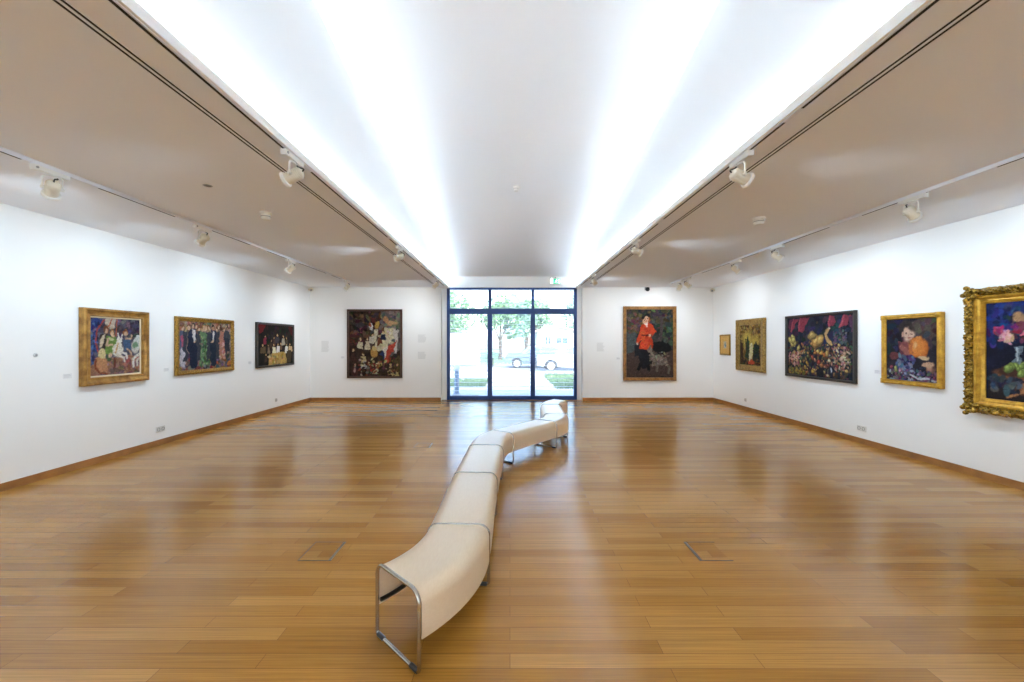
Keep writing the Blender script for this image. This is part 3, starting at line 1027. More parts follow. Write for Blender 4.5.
def art_apples(w, h):
    p = Paint(w, h, (22, 22, 50), 10, 130)
    p.mottle(6, 8, (.7, .8, 1.4))
    p.poly([(0, 0), (.5, 0), (.2, .3), (0, .42)], (28, 44, 120))
    p.dabs(90, 0, .5, 0, .45, .03, [(24, 36, 104), (34, 54, 130), (22, 26, 70)])
    p.dabs(90, .5, 1, 0, .5, .03, [(28, 28, 70), (20, 20, 44), (40, 40, 84)])
    p.poly([(0, .82), (1, .8), (1, 1), (0, 1)], (44, 32, 34))
    p.dabs(60, .2, .66, .15, .42, .022, [(50, 62, 50), (90, 40, 60), (40, 50, 60), (120, 60, 90)])
    p.ell(.28, .16, .05, .07, (190, 140, 90))
    for u, v, r, c in ((.2, .33, .06, (236, 170, 160)), (.38, .32, .06, (240, 176, 160)), (.29, .27, .04, (150, 60, 90)), (.6, .26, .045, (206, 100, 130)), (.12, .28, .03, (176, 60, 110))):
        for _ in range(22):
            a, q = p.rng.random() * 6.28, r * math.sqrt(p.rng.random())
            p.ell(u + q * math.cos(a) * h / w, v + q * math.sin(a), .03, .016, np.array(c) + p.rng.normal(0, 22, 3), p.rng.random() * 180)
    p.poly([(.25, .44), (.32, .44), (.31, .58), (.36, .66), (.2, .66), (.26, .58)], (110, 126, 140))
    p.line([(.27, .46), (.28, .6)], .008, (190, 206, 214))
    p.ell(.38, .72, .32, .08, (150, 84, 44))
    p.ell(.38, .7, .29, .06, (84, 46, 30))
    for i in range(34):
        a, q = p.rng.random() * 6.28, math.sqrt(p.rng.random())
        p.ball(.38 + .26 * q * math.cos(a), .69 + .055 * q * math.sin(a), .034, (140, 164, 66))
    p.ell(.5, .86, .24, .09, (176, 92, 48))
    p.ell(.52, .84, .16, .05, (226, 150, 90), soft=.8)
    p.line([(.2, .96), (.36, .88), (.3, .8)], .014, (206, 130, 70))
    p.ell(.62, .8, .06, .03, (250, 214, 170), soft=.8)
    p.dabs(30, .05, .3, .76, .9, .03, [(60, 70, 90), (40, 40, 60), (90, 90, 110)])
    p.ball(.9, .8, .06, (190, 150, 60))
    p.daub(1500, .008, 6)
    return p


def canvas(p, w, h, y, parent):
    nx, ny = p.nx, p.ny
    g = p.a.mean(-1, keepdims=True)
    a = lin(np.clip(g + (p.a - g) * 0.84, 6, 250))[::-1] * 0.62
    X = np.linspace(-w / 2, w / 2, nx)
    Z = np.linspace(-h / 2, h / 2, ny)
    gx, gz = np.meshgrid(X, Z)
    co = np.stack([gx, np.full_like(gx, y), gz], -1).reshape(-1, 3)
    idx = np.arange(nx * ny).reshape(ny, nx)
    q = np.stack([idx[:-1, :-1], idx[:-1, 1:], idx[1:, 1:], idx[1:, :-1]], -1).reshape(-1, 4)
    me = bpy.data.meshes.new('canvas')
    me.from_pydata(co.tolist(), [], q.tolist())
    at = me.color_attributes.new('paint', 'FLOAT_COLOR', 'POINT')
    rgba = np.ones((nx * ny, 4), dtype=np.float32)
    rgba[:, :3] = a.reshape(-1, 3)
    at.data.foreach_set('color', rgba.ravel())
    me.materials.append(M['paint'])
    o = bpy.data.objects.new('canvas', me)
    COL.objects.link(o)
    o.parent = parent
    return o


def moulding(name, w, h, prof, m, parent, nseg=1, amp=0.0, seed=0, ampd=None, smooth=35, period=None):
    """mitred frame; prof = [(inset from the outer edge, stand-off from the wall)]; amp carves it"""
    rnd = random.Random(seed)
    bm = bmesh.new()
    rings = []
    tot = 4 * nseg
    for j, (d, y) in enumerate(prof):
        hw, hh = w / 2 - d, h / 2 - d
        cs = [(-hw, -hh), (hw, -hh), (hw, hh), (-hw, hh)]
        ring = []
        for s in range(4):
            (x0, z0), (x1, z1) = cs[s], cs[(s + 1) % 4]
            for k in range(nseg):
                t = k / nseg
                yy, ox, oz = y, 0.0, 0.0
                if amp and 0 < j < len(prof) - 1 and k > 0:
                    g = rnd.uniform(-1, 1) * .6
                    if period:
                        length = w if s % 2 == 0 else h
                        g += math.sin(2 * math.pi * t * length / period + j * 1.9) * .7
                    yy = y + amp * g
                    sh = (ampd or 0) * rnd.uniform(-1, 1)
                    ox, oz = (0, sh) if s % 2 == 0 else (sh, 0)
                ring.append(bm.verts.new((x0 + (x1 - x0) * t + ox, -yy, z0 + (z1 - z0) * t + oz)))
        rings.append(ring)
    for A, B in zip(rings[:-1], rings[1:]):
        for k in range(tot):
            bm.faces.new((A[k], A[(k + 1) % tot], B[(k + 1) % tot], B[k]))
    return finish(name, bm, m, parent, smooth)


def hang(side, pos, z0, z1, label):
    """pos = (a, b) along the wall; returns root, width, height"""
    a, b = pos
    zm = (z0 + z1) / 2
    if side == 'left':
        r = empty('painting', (XL + 0.002, (a + b) / 2, zm), math.pi / 2)
    elif side == 'right':
        r = empty('painting', (XR - 0.002, (a + b) / 2, zm), -math.pi / 2)
    else:
        r = empty('painting', ((a + b) / 2, YB - 0.002, zm), 0)
    tag(r, label, 'painting', 'framed paintings on the gallery walls')
    return r, abs(b - a), z1 - z0


# carousel picture: plain worn gilt frame with a cream slip
r, w, h = hang('left', (5.305, 6.27), 1.035, 2.04, 'square painting of children on a merry-go-round in a plain worn gold frame')
moulding('frame', w, h, [(0, 0), (0, .065), (.012, .075), (.03, .075), (.042, .06), (.075, .045), (.09, .05), (.1, .05), (.105, .03), (.105, .02)], M['gold_plain'], r)
moulding('slip', w - .2, h - .2, [(0, .02), (0, .034), (.02, .03), (.022, .02)], M['linen'], r)
canvas(art_carousel(w - .244, h - .244), w - .244, h - .244, -.024, r)
# party picture
r, w, h = hang('left', (6.81, 8.23), 1.05, 2.02, 'wide painting of an evening dress crowd in a narrow ornate gold frame')
moulding('frame', w, h, [(0, 0), (0, .04), (.008, .05), (.02, .055), (.035, .052), (.05, .042), (.066, .036), (.072, .03), (.072, .02)], M['gold_orn'], r, 60, .006, 2, .002, 60, .05)
canvas(art_party(w - .144, h - .144), w - .144, h - .144, -.024, r)
# candlelit table picture
r, w, h = hang('left', (8.976, 10.52), 1.034, 2.03, 'dark painting of people gathered round a yellow table in a thin black frame')
moulding('frame', w, h, [(0, 0), (0, .045), (.006, .05), (.034, .05), (.04, .044), (.045, .03), (.045, .02)], M['darkframe'], r)
canvas(art_table(w - .09, h - .09), w - .09, h - .09, -.024, r)
# procession picture
r, w, h = hang('back', (-4.43, -2.93), .62, 2.49, 'tall crowded painting with a red white and blue flag in a thin brown frame')
moulding('frame', w, h, [(0, 0), (0, .045), (.006, .05), (.04, .05), (.048, .044), (.055, .03), (.055, .02)], M['brownframe'], r)
canvas(art_procession(w - .11, h - .11), w - .11, h - .11, -.024, r)
# red coat picture
r, w, h = hang('back', (3.08, 4.52), .55, 2.57, 'tall painting of a woman in a red coat with a grey dog')
moulding('frame', w, h, [(0, 0), (0, .05), (.01, .06), (.03, .06), (.045, .05), (.065, .042), (.078, .046), (.085, .03), (.085, .02)], M['gold_brown'], r)
canvas(art_redcoat(w - .17, h - .17), w - .17, h - .17, -.024, r)
# little sketch
r, w, h = hang('right', (10.54, 11.04), 1.262, 1.79, 'smallest picture, a little pale sketch in a wide gold surround near the corner')
moulding('frame', w, h, [(0, 0), (0, .025), (.006, .032), (.02, .034), (.035, .028), (.04, .022)], M['gold_orn'], r, 24, .005, 3, .004, 60, .06)
moulding('mount', w - .078, h - .078, [(0, .01), (0, .022), (.135, .018), (.14, .01)], M['gold_liner'], r)
canvas(art_sketch(w - .35, h - .35), w - .35, h - .35, -.013, r)
# cypress picture
r, w, h = hang('right', (9.08, 10.2), .93, 2.13, 'golden painting of two dark trees with a red patch in a broad pale gold frame')
moulding('frame', w, h, [(0, 0), (0, .055), (.01, .066), (.03, .07), (.05, .06), (.08, .055), (.105, .05), (.122, .045), (.13, .048), (.14, .035), (.14, .02)], M['gold_pale'], r, 40, .003, 4, .001, 60, .09)
canvas(art_cypress(w - .28, h - .28), w - .28, h - .28, -.026, r)
# harvest picture
r, w, h = hang('right', (6.69, 8.38), .93, 2.11, 'wide dark blue still life heaped with fruit under pink curtains')
moulding('frame', w, h, [(0, 0), (0, .05), (.006, .056), (.03, .056), (.038, .048), (.045, .03), (.045, .02)], M['darkframe'], r)
canvas(art_harvest(w - .09, h - .09), w - .09, h - .09, -.026, r)
# boy with jug
r, w, h = hang('right', (5.346, 6.21), 1.0, 1.986, 'painting of a dark haired child holding a round orange jug')
moulding('frame', w, h, [(0, 0), (0, .045), (.008, .056), (.025, .06), (.034, .05), (.046, .048), (.054, .052), (.062, .04), (.066, .03), (.066, .02)], M['gold_bright'], r)
for sx in (-1, 1):
    for sz in (-1, 1):
        bm = bmesh.new()
        cx, cz = sx * (w / 2 - .034), sz * (h / 2 - .034)
        box(bm, cx - .036, cx + .036, -.064, -.02, cz - .036, cz + .036, bev=.008)
        lathe(bm, [(0, 0.012), (.012, .01), (.024, .003), (.03, -.002)], (cx, -.063, cz), (0, -1, 0), 14)
        finish('corner_block', bm, M['gold_bright'], r, 40)
canvas(art_boy(w - .132, h - .132), w - .132, h - .132, -.026, r)
# apples in the heavy carved frame
r, w, h = hang('right', (3.62, 5.035), .775, 2.22, 'still life of green apples and pink flowers in the heaviest carved gold frame')
moulding('carved_frame', w, h, [(0, 0), (-.004, .04), (.004, .075), (.016, .1), (.028, .115), (.042, .12), (.056, .112), (.068, .095), (.078, .08), (.086, .07), (.09, .05)], M['gold_carved'], r, 110, .024, 5, .010, 60, .11)
moulding('inner_moulding', w - .168, h - .168, [(0, .03), (0, .078), (.012, .086), (.026, .08), (.032, .066), (.05, .056), (.06, .06), (.07, .056), (.082, .04), (.092, .036), (.094, .02)], M['gold_bright'], r)
for sx in (-1, 1):
    for sz in (-1, 1):
        bm = bmesh.new()
        cx, cz = sx * (w / 2 - .055), sz * (h / 2 - .055)
        rr = random.Random(int(sx * 3 + sz + 9))
        for k in range(9):
            a = k * 2.4
            q = .03 * math.sqrt(k)
            lathe(bm, [(0, .03), (.018, .024), (.028, .008), (.026, -.02), (0, -.03)], (cx + q * math.cos(a), -.105 - rr.uniform(-.012, .012), cz + q * math.sin(a)), (rr.uniform(-.4, .4), -1, rr.uniform(-.4, .4)), 8)
        finish('corner_ornament', bm, M['gold_carved'], r, 60)
canvas(art_apples(w - .356, h - .356), w - .356, h - .356, -.03, r)

# ------------------------------------------------------------------ caption cards, wall texts, sockets
def wall_root(name, side, a, z):
    if side == 'left':
        return empty(name, (XL + 0.001, a, z), math.pi / 2)
    if side == 'right':
        return empty(name, (XR - 0.001, a, z), -math.pi / 2)
    return empty(name, (a, YB - 0.001, z), 0)


for side, a, z, lab in (('left', 5.17, 1.18, 'small caption card on the wall beside the merry-go-round painting'),
                        ('left', 6.66, 1.16, 'small caption card on the wall beside the evening dress painting'),
                        ('left', 8.80, 1.165, 'small caption card on the wall beside the yellow table painting'),
                        ('back', -4.56, 1.18, 'small caption card beside the painting with the flag'),
                        ('back', 2.95, 1.15, 'small caption card beside the red coat painting'),
                        ('right', 6.33, 1.15, 'small caption card between the fruit still life and the jug painting')):
    r = wall_root('caption_card', side, a, z)
    tag(r, lab, 'label', 'caption cards beside the paintings')
    boxes('card', [(-.05, .05, -.004, 0, -.03, .03)], M['card'], r, .001)
    boxes('lettering', [(-.04, .03, -.0048, -.004, .012, .018), (-.04, .038, -.0048, -.004, .0, .004), (-.04, .02, -.0048, -.004, -.014, -.01)], M['cardink'], r)

for x0, x1, z0, z1, lab in ((-5.14, -4.92, 1.30, 1.63, 'faint block of wall lettering in the corner beside the flag painting'),
                            (-2.51, -2.28, 1.56, 1.80, 'upper faint block of wall lettering between flag painting and door'),
                            (-2.51, -2.29, 1.13, 1.33, 'lower faint block of wall lettering between flag painting and door'),
                            (2.37, 2.58, 1.32, 1.58, 'faint block of wall lettering between door and red coat painting')):
    rnd = random.Random(int(x0 * 100))
    n = int((z1 - z0) / .022)
    o = boxes('wall_lettering', [(x0, x1 - rnd.random() * .05 * (x1 - x0) / .2, YB - .0025, YB - .0005, z1 - k * .022 - .012, z1 - k * .022) for k in range(n)], M['ink'])
    tag(o, lab, 'wall text', 'blocks of pale lettering on the end wall')

for side, a, z, n, lab in (('left', 6.54, .245, 2, 'double white socket low on the wall below the evening dress painting'),
                           ('left', 9.78, .25, 1, 'white socket low on the wall below the yellow table painting'),
                           ('right', 6.61, .24, 2, 'double white socket low on the wall between fruit and jug paintings'),
                           ('right', 9.87, .24, 1, 'white socket low on the wall below the two trees painting')):
    r = wall_root('power_socket', side, a, z)
    tag(r, lab, 'socket', 'power sockets above the skirting')
    W = .041 * n
    boxes('plate', [(-W, W, -.011, 0, -.041, .041)], M['socket'], r, .003)
    for k in range(n):
        cx = -W + .041 + k * .082
        bm = bmesh.new()
        lathe(bm, [(.028, 0), (.028, .004), (.021, .004), (.019, -.006), (0, -.006)], (cx, -.011, 0), (0, -1, 0), 18)
        o = finish('outlet', bm, M['grey'], r, 40)
        bm = bmesh.new()
        for s in (-1, 1):
            lathe(bm, [(0, .0015), (.0035, .0015), (.0035, -.003)], (cx + s * .0095, -.006, 0), (0, -1, 0), 8)
        finish('pin_hole', bm, M['black'], o)

r = wall_root('wall_button', 'left', 4.82, 1.45)
tag(r, 'tiny grey button alone on the white wall in front of the merry-go-round painting', 'button')
bm = bmesh.new()
lathe(bm, [(0, .012), (.018, .012), (.024, .006), (.024, 0)], (0, 0, 0), (0, -1, 0), 18)
finish('rosette', bm, mat('pale_grey_plastic', L(204, 206, 206), .5), r, 40)
bm = bmesh.new()
lathe(bm, [(0, .02), (.009, .019), (.011, .012)], (0, 0, 0), (0, -1, 0), 14)
finish('push_knob', bm, M['grey'], r, 40)

# ------------------------------------------------------------------ ceiling fittings
def detector(name, x, y, z, lab, tilt=0.0, s=1.0, grp=None):
    r = empty(name, (x, y, z))
    r.rotation_euler = (tilt, 0, 0)
    tag(r, lab, 'smoke detector', grp)
    bm = bmesh.new()
    lathe(bm, [(0, 0), (.052 * s, 0), (.052 * s, -.012), (.046 * s, -.016), (0, -.016)], seg=24)
    finish('base', bm, M['white'], r, 40)
    bm = bmesh.new()
    lathe(bm, [(.038 * s, -.016), (.044 * s, -.034), (.043 * s, -.062), (.032 * s, -.078), (0, -.08)], seg=24)
    finish('sensor_head', bm, M['white'], r, 40)
    bm = bmesh.new()
    lathe(bm, [(.043 * s, -.04), (.0455 * s, -.042), (.0455 * s, -.048), (.043 * s, -.05)], seg=24)
    finish('vent_ring', bm, M['grey'], r, 40)


detector('smoke_detector', -2.82, 4.85, HC, 'white smoke detector on the low ceiling over the paintings of figures', s=1.2, grp='smoke detectors')
detector('smoke_detector', 2.99, 5.05, HC, 'white smoke detector on the low ceiling over the still life paintings', s=1.35, grp='smoke detectors')
detector('smoke_detector', 0.1, 6.97, zc(6.97), 'white smoke detector on the sloping middle ceiling', math.atan(-SLOPE), grp='smoke detectors')

r = empty('ceiling_grille', (-2.88, 4.0, HC))
tag(r, 'dark grey round sensor set flush in the low ceiling', 'sensor')
bm = bmesh.new()
lathe(bm, [(0, -.002), (.028, -.002), (.036, -.004), (.04, -.001), (.04, 0)], seg=24)
finish('ring', bm, M['grey'], r, 40)
bm = bmesh.new()
lathe(bm, [(0, -.006), (.02, -.005), (.028, -.002)], seg=24)
finish('lens', bm, mat('dim_grey_plastic', L(96, 92, 88), .6), r, 40)

for x, y, z, m, lab, sg in ((XL + .07, YB - .1, 3.02, 'cream', 'small cream motion sensor in the corner above the yellow table painting', 1),
                            (3.73, YB - .06, 3.035, 'black', 'small black dome camera on the end wall above the red coat painting', 0),
                            (XR - .07, YB - .1, 3.0, 'cream', 'small cream motion sensor in the corner above the smallest picture', -1)):
    r = empty('motion_sensor' if m == 'cream' else 'security_camera', (x, y, z))
    tag(r, lab, 'sensor' if m == 'cream' else 'camera')
    if m == 'cream':
        boxes('bracket', [(-.07 * max(sg, 0) - .02, .07 * max(-sg, 0) + .02, 0, .1, -.02, .02)], M[m], r, .004)
        bm = bmesh.new()
        lathe(bm, [(0, .06), (.03, .055), (.045, .035), (.05, 0), (.045, -.03), (0, -.035)], (sg * .01, -.01, 0), (sg * .5, -1, -.5), 16)
        h_ = finish('head', bm, M[m], r, 40)
        bm = bmesh.new()
        lathe(bm, [(0, .066), (.018, .064), (.026, .056)], (sg * .01, -.01, 0), (sg * .5, -1, -.5), 14)
        finish('lens', bm, M['grey'], h_, 40)
    else:
        boxes('mounting_plate', [(-.06, .06, .01, .06, -.03, .05)], M['grey'], r, .004)
        bm = bmesh.new()
        lathe(bm, [(0, .07), (.03, .062), (.05, .035), (.055, 0), (.055, -.01), (0, -.01)], (0, .0, .0), (0, -.7, -.7), 18)
        finish('dome', bm, M['black'], r, 40)

# linear air slots: pairs of dark slits with a thin bar between
for x, lab in ((-1.965, 'twin black air slot along the low ceiling on the figure paintings side'), (2.065, 'twin black air slot along the low ceiling on the still life side')):
    r = empty('air_slot', (x, 0, HC))
    tag(r, lab, 'air vent', 'linear air slots beside the light well')
    for s in (-1, 1):
        boxes('slit', [(s * .0165 - .0085, s * .0165 + .0085, YR + .02, YB - .7, -.003, -.0005)], M['dark'], r)
    boxes('frame', [(-.0295, -.0255, YR + .02, YB - .7, -.005, 0), (.0255, .0295, YR + .02, YB - .7, -.005, 0), (-.0075, .0075, YR + .02, YB - .7, -.005, 0)], M['ceil'], r)

# recessed inner tracks along the lips and surface tracks nearer the walls
IT = (-1.735, 1.855)
OT = (-3.90, 4.06)
rnd = random.Random(4)
for x, lab in ((IT[0], 'recessed light track along the ceiling lip on the figure paintings side'), (IT[1], 'recessed light track along the ceiling lip on the still life side')):
    r = empty('light_track', (x, 0, HC))
    tag(r, lab, 'light track', 'light tracks on the low ceilings')
    boxes('rail', [(-.018, .018, YR + .02, YB - .4, -.006, -.0005)], M['track'], r)
    y, lst = YR + .03, []
    while y < YB - .5:
        l = min(rnd.uniform(1.2, 2.6), YB - .45 - y)
        lst.append((-.008, .008, y, y + l, -.008, -.006))
        y += l + rnd.uniform(.1, .22)
    for seg in lst:
        boxes('groove', [seg], M['dark'], r)
for x, y1, lab in ((OT[0], 10.25, 'white surface light track on the low ceiling before the figure paintings'), (OT[1], 10.6, 'white surface light track on the low ceiling before the still lifes')):
    r = empty('light_track', (x, 0, HC))
    tag(r, lab, 'light track', 'light tracks on the low ceilings')
    boxes('rail', [(-.019, .019, YR + .02, y1, -.032, 0)], M['track'], r, .002)
    boxes('end_cap', [(-.021, .021, y1, y1 + .03, -.034, 0)], M['white'], r, .003)
    y, lst = YR + .03, []
    while y < y1 - .1:
        l = min(rnd.uniform(.5, 1.3), y1 - .03 - y)
        lst.append((-.007, .007, y, y + l, -.0335, -.032))
        y += l + rnd.uniform(.25, .7)
    for seg in lst:
        boxes('groove', [seg], M['dark'], r)

# ------------------------------------------------------------------ track spotlights
def spotlight(x, y, zt, aim, lab, power=1.0, angle=132, drop=0.15, colr=(.67, .84, 1.0)):
    r = empty('track_spotlight', (x, y, zt))
    tag(r, lab, 'spotlight', 'white spotlights on the light tracks')
    d = (Vector(aim) - Vector((x, y, zt - drop))).normalized()
    flat = Vector((d.x, d.y, 0)).normalized()
    side = Vector((-flat.y, flat.x, 0))
    if side.y < 0:
        side = -side
    c = Vector((0, 0, -drop))
    bm = bmesh.new()
    box(bm, -.018, .018, -.13, .13, -.036, 0, bev=.003)
    box(bm, -.024, .024, -.155, -.115, -.046, .0, bev=.003)
    ad = finish('adapter', bm, M['white'], r, 40)
    bm = bmesh.new()
    lathe(bm, [(0, .0), (.01, .0), (.01, .006), (0, .006)], (0.024, -.135, -.023), (1, 0, 0), 10)
    finish('screw', bm, M['grey'], ad, 40)
    # yoke
    bm = bmesh.new()
    w = .06
    pts = [c + side * w, c + side * w + Vector((0, 0, drop * .55)), side * (w * .8) + Vector((0, 0, -.05)), Vector((0, 0, -.042)), -side * (w * .8) + Vector((0, 0, -.05)), c - side * w + Vector((0, 0, drop * .55)), c - side * w]
    tube(bm, pts, .0075, 8)
    finish('yoke', bm, M['white'], r, 45)
    for s in (-1, 1):
        bm = bmesh.new()
        lathe(bm, [(0, .014), (.012, .012), (.014, .004), (.014, -.012), (0, -.012)], c + side * w * s, side * s, 14)
        finish('pivot_knob', bm, M['white'], r, 40)
    # head
    bm = bmesh.new()
    lathe(bm, [(0, -.078), (.024, -.076), (.038, -.066), (.044, -.05), (.046, -.01), (.047, .06), (.048, .078), (.044, .078), (.042, .055), (0, .05)], c, d, 26)
    hd = finish('lamp_head', bm, M['cream'], r, 40)
    bm = bmesh.new()
    lathe(bm, [(.046, .06), (.058, .062), (.062, .07), (.061, .084), (.054, .087), (.047, .082), (.046, .06)], c, d, 26)
    finish('rim', bm, M['white'], hd, 40)
    bm = bmesh.new()
    lathe(bm, [(0, .066), (.03, .065), (.0435, .06)], c, d, 22)
    finish('lens', bm, M['lens'], hd, 40)
    # cooling ribs behind the lamp
    bm = bmesh.new()
    for k in range(3):
        lathe(bm, [(.04, -.052 + k * .014), (.0495, -.052 + k * .014), (.0495, -.047 + k * .014), (.04, -.047 + k * .014)], c, d, 22)
    finish('cooling_rib', bm, M['cream'], hd, 40)
    # cable
    bm = bmesh.new()
    back = c - d * .077
    p0, p3 = Vector((0, .04, -.036)), back
    p1, p2 = p0 + Vector((0, .01, -.05)), back - d * .05 + Vector((0, 0, .02))
    tube(bm, [((1 - t) ** 3) * p0 + 3 * t * (1 - t) ** 2 * p1 + 3 * t * t * (1 - t) * p2 + t ** 3 * p3 for t in [k / 12 for k in range(13)]], .006, 8)
    finish('cable', bm, M['black'], r, 45)
    ld = bpy.data.lights.new('lamp', 'SPOT')
    ld.energy = SPOT_W * power
    ld.spot_size = math.radians(angle)
    ld.spot_blend = 1.0
    ld.shadow_soft_size = 0.045
    ld.color = colr
    lo = bpy.data.objects.new('lamp', ld)
    COL.objects.link(lo)
    lo.parent = r
    lo.location = c + d * .095
    lo.rotation_euler = d.to_track_quat('-Z', 'Y').to_euler()
    return r


zo, zi = HC - .032, HC - .006
# unseen lamps added to bounce fill light off the wall behind the viewer
for tx, tz, lab in ((OT[0], zo, 'added fill spotlight on the outer track behind the viewer, figure paintings side'), (IT[0], zi, 'added fill spotlight on the lip track behind the viewer, figure paintings side'),
                    (IT[1], zi, 'added fill spotlight on the lip track behind the viewer, still life side'), (OT[1], zo, 'added fill spotlight on the outer track behind the viewer, still life side')):
    spotlight(tx, -1.9, tz, (tx * .8, YR, 1.2), lab, 8.5)
# outer track on the figure paintings side
spotlight(OT[0], 1.55, zo, (XL, 3.1, 1.75), 'unseen fill spotlight on the outer track outside the frame, before the bare wall')  # unseen lamp, added to light the near bare wall
spotlight(OT[0], 3.58, zo, (XL, 4.7, 1.75), 'white spotlight on the outer track nearest the wall button')
spotlight(OT[0], 5.34, zo, (XL, 5.9, 1.75), 'white spotlight on the outer track facing the merry-go-round painting')
spotlight(OT[0], 7.48, zo, (XL, 7.7, 1.75), 'white spotlight on the outer track facing the evening dress painting')
spotlight(OT[0], 10.05, zo, (XL + .2, 10.2, 1.5), 'white spotlight at the track end by the yellow table painting', 1.1, colr=(.82, .91, 1))
# inner track, same side
spotlight(IT[0], 1.0, zi, (XL, 1.2, 1.7), 'unseen fill spotlight on the lip track outside the frame, before the figure paintings', 1.2, 85)  # added out of view, extra fill from the lip track
spotlight(IT[0], 3.37, zi, (XL, 3.6, 1.3), 'white spotlight on the ceiling lip level with the dark round sensor', 1.2, 85)
spotlight(IT[0], 6.6, zi, (XL, 7.6, 1.9), 'white spotlight on the ceiling lip beyond the round sensor and detector', 1.0, 85)
spotlight(IT[0], 9.84, zi, (-3.6, YB, 1.6), 'white spotlight on the ceiling lip facing the flag painting', 1.6, 110, colr=(.82, .91, 1))
# outer track on the still life side
spotlight(OT[1], 1.7, zo, (XR, 3.2, 1.75), 'unseen fill spotlight on the outer track outside the frame, before the apples painting')  # unseen lamp added for light on the near end of this wall
spotlight(OT[1], 4.25, zo, (XR, 4.7, 1.75), 'white spotlight on the outer track facing the heavy carved frame')
spotlight(OT[1], 6.39, zo, (XR, 6.1, 1.75), 'white spotlight on the outer track facing the orange jug painting')
spotlight(OT[1], 7.56, zo, (XR, 7.6, 1.75), 'white spotlight on the outer track facing the fruit still life')
spotlight(OT[1], 9.62, zo, (XR, 9.6, 1.75), 'white spotlight of the close pair facing the two trees painting', 1.0, colr=(.78, .89, 1))
spotlight(OT[1], 10.05, zo, (3.9, YB, 1.6), 'white spotlight of the close pair facing the red coat painting', 1.1, colr=(.82, .91, 1))
# inner track, same side
spotlight(IT[1], 1.0, zi, (XR, 1.2, 1.7), 'unseen fill spotlight on the lip track outside the frame, before the still lifes', 1.2, 85)  # out-of-view lamp, added as fill on the still life side
spotlight(IT[1], 3.39, zi, (XR, 3.9, 1.5), 'white spotlight on the ceiling lip beside the bare low ceiling', 1.1, 84)
spotlight(IT[1], 6.18, zi, (XR, 7.0, 1.8), 'white spotlight on the ceiling lip beyond the ceiling smoke detector', 1.0, 85)
spotlight(IT[1], 9.3, zi, (3.7, YB, 1.6), 'white spotlight on the ceiling lip by the exit sign', 1.6, 110, colr=(.82, .91, 1))

# ------------------------------------------------------------------ floor boxes
for cx, cy, w, d, lab in ((-1.432, 3.215, .245, .29, 'wooden floor box lid with steel rim beside the bench front end'),
                          (1.51, 3.215, .245, .29, 'wooden floor box lid with steel rim alone on the open floor'),
                          (-1.34, 6.5, .245, .29, 'far wooden floor box lid level with the bench middle')):
    r = empty('floor_box', (cx, cy, 0))
    tag(r, lab, 'floor box', 'floor boxes let into the planks')
    a, b, t = w / 2, d / 2, .007
    boxes('rim', [(-a, a, -b, -b + t, 0.0002, .002), (-a, a, b - t, b, 0.0002, .002), (-a, -a + t, -b + t, b - t, 0.0002, .002)], M['darksteel'], r)
    boxes('lid', [(-a + t, a - .02, -b + t, b - t, 0.0002, .0014)], M['floor'], r)
    boxes('cable_flap', [((a - .02) if cx < 0 else (-a + t), (a) if cx < 0 else (-a + .022), -b + t, b - t, 0.0003, .0024)], M['steel'], r)

# ------------------------------------------------------------------ outside
M['paving'] = mat('pale_paving', L(176, 176, 174), .9, noise=.08, nscale=3)
M['asphalt'] = mat('pale_asphalt', L(140, 143, 148), .9, noise=.08, nscale=6)
M['grass'] = mat('short_grass', L(106, 132, 96), .95, noise=.3, nscale=8)
M['leaf'] = mat('green_leaves', L(98, 134, 92), .7, noise=.35, nscale=3)
M['leaf2'] = mat('blue_green_leaves', L(112, 148, 124), .7, noise=.3, nscale=3)
M['bark'] = mat('grey_bark', L(96, 88, 82), .9, noise=.3, nscale=10)
M['boards'] = mat('pale_painted_boards', L(176, 160, 172), .7)
M['render'] = mat('white_render', L(204, 198, 200), .85, noise=.03, nscale=2)
M['bluewall'] = mat('pale_blue_render', L(168, 182, 204), .85)
M['tiles'] = mat('pale_roof_tiles', L(170, 152, 150), .8, noise=.15, nscale=10)
M['carblue'] = mat('grey_blue_car_paint', L(110, 126, 148), .3, .3)
M['carsilver'] = mat('silver_car_paint', L(186, 190, 196), .3, .4)
M['carglass'] = mat('car_window_glass', L(60, 90, 130), .1)
M['tyre'] = mat('tyre_rubber', L(52, 54, 58), .8)
M['hub'] = mat('wheel_alloy', L(200, 202, 206), .35, .4)

struct(boxes('ground', [(-40, 40, YD + .2, 23.2, -.14, -.02)], M['paving']), 'pale forecourt paving beyond the glass')
struct(boxes('street', [(-60, 60, 23.2, 31, -.2, -.06)], M['asphalt']), 'pale street where the cars stand')
struct(boxes('ground', [(-60, 60, 31, 90, -.2, -.02)], M['grass']), 'grass beyond the street')
struct(boxes('kerb', [(-40, 40, 23.0, 23.2, -.02, .02)], M['asphalt']), 'pale street kerb')


def blades(name, x0, x1, y0, y1, n, h, seed, lab):
    rr = random.Random(seed)
    bm = bmesh.new()
    for _ in range(n):
        x, y, a = rr.uniform(x0, x1), rr.uniform(y0, y1), rr.uniform(0, 6.28)
        hh, w = h * rr.uniform(.5, 1.2), .02
        dx, dy = math.cos(a) * w, math.sin(a) * w
        lx, ly = rr.uniform(-.1, .1), rr.uniform(-.1, .1)
        f = [bm.verts.new(q) for q in ((x - dx, y - dy, -.02), (x + dx, y + dy, -.02), (x + lx, y + ly, hh))]
        bm.faces.new(f)
    o = finish(name, bm, M['grass'])
    return tag(o, lab, 'grass', kind='stuff')


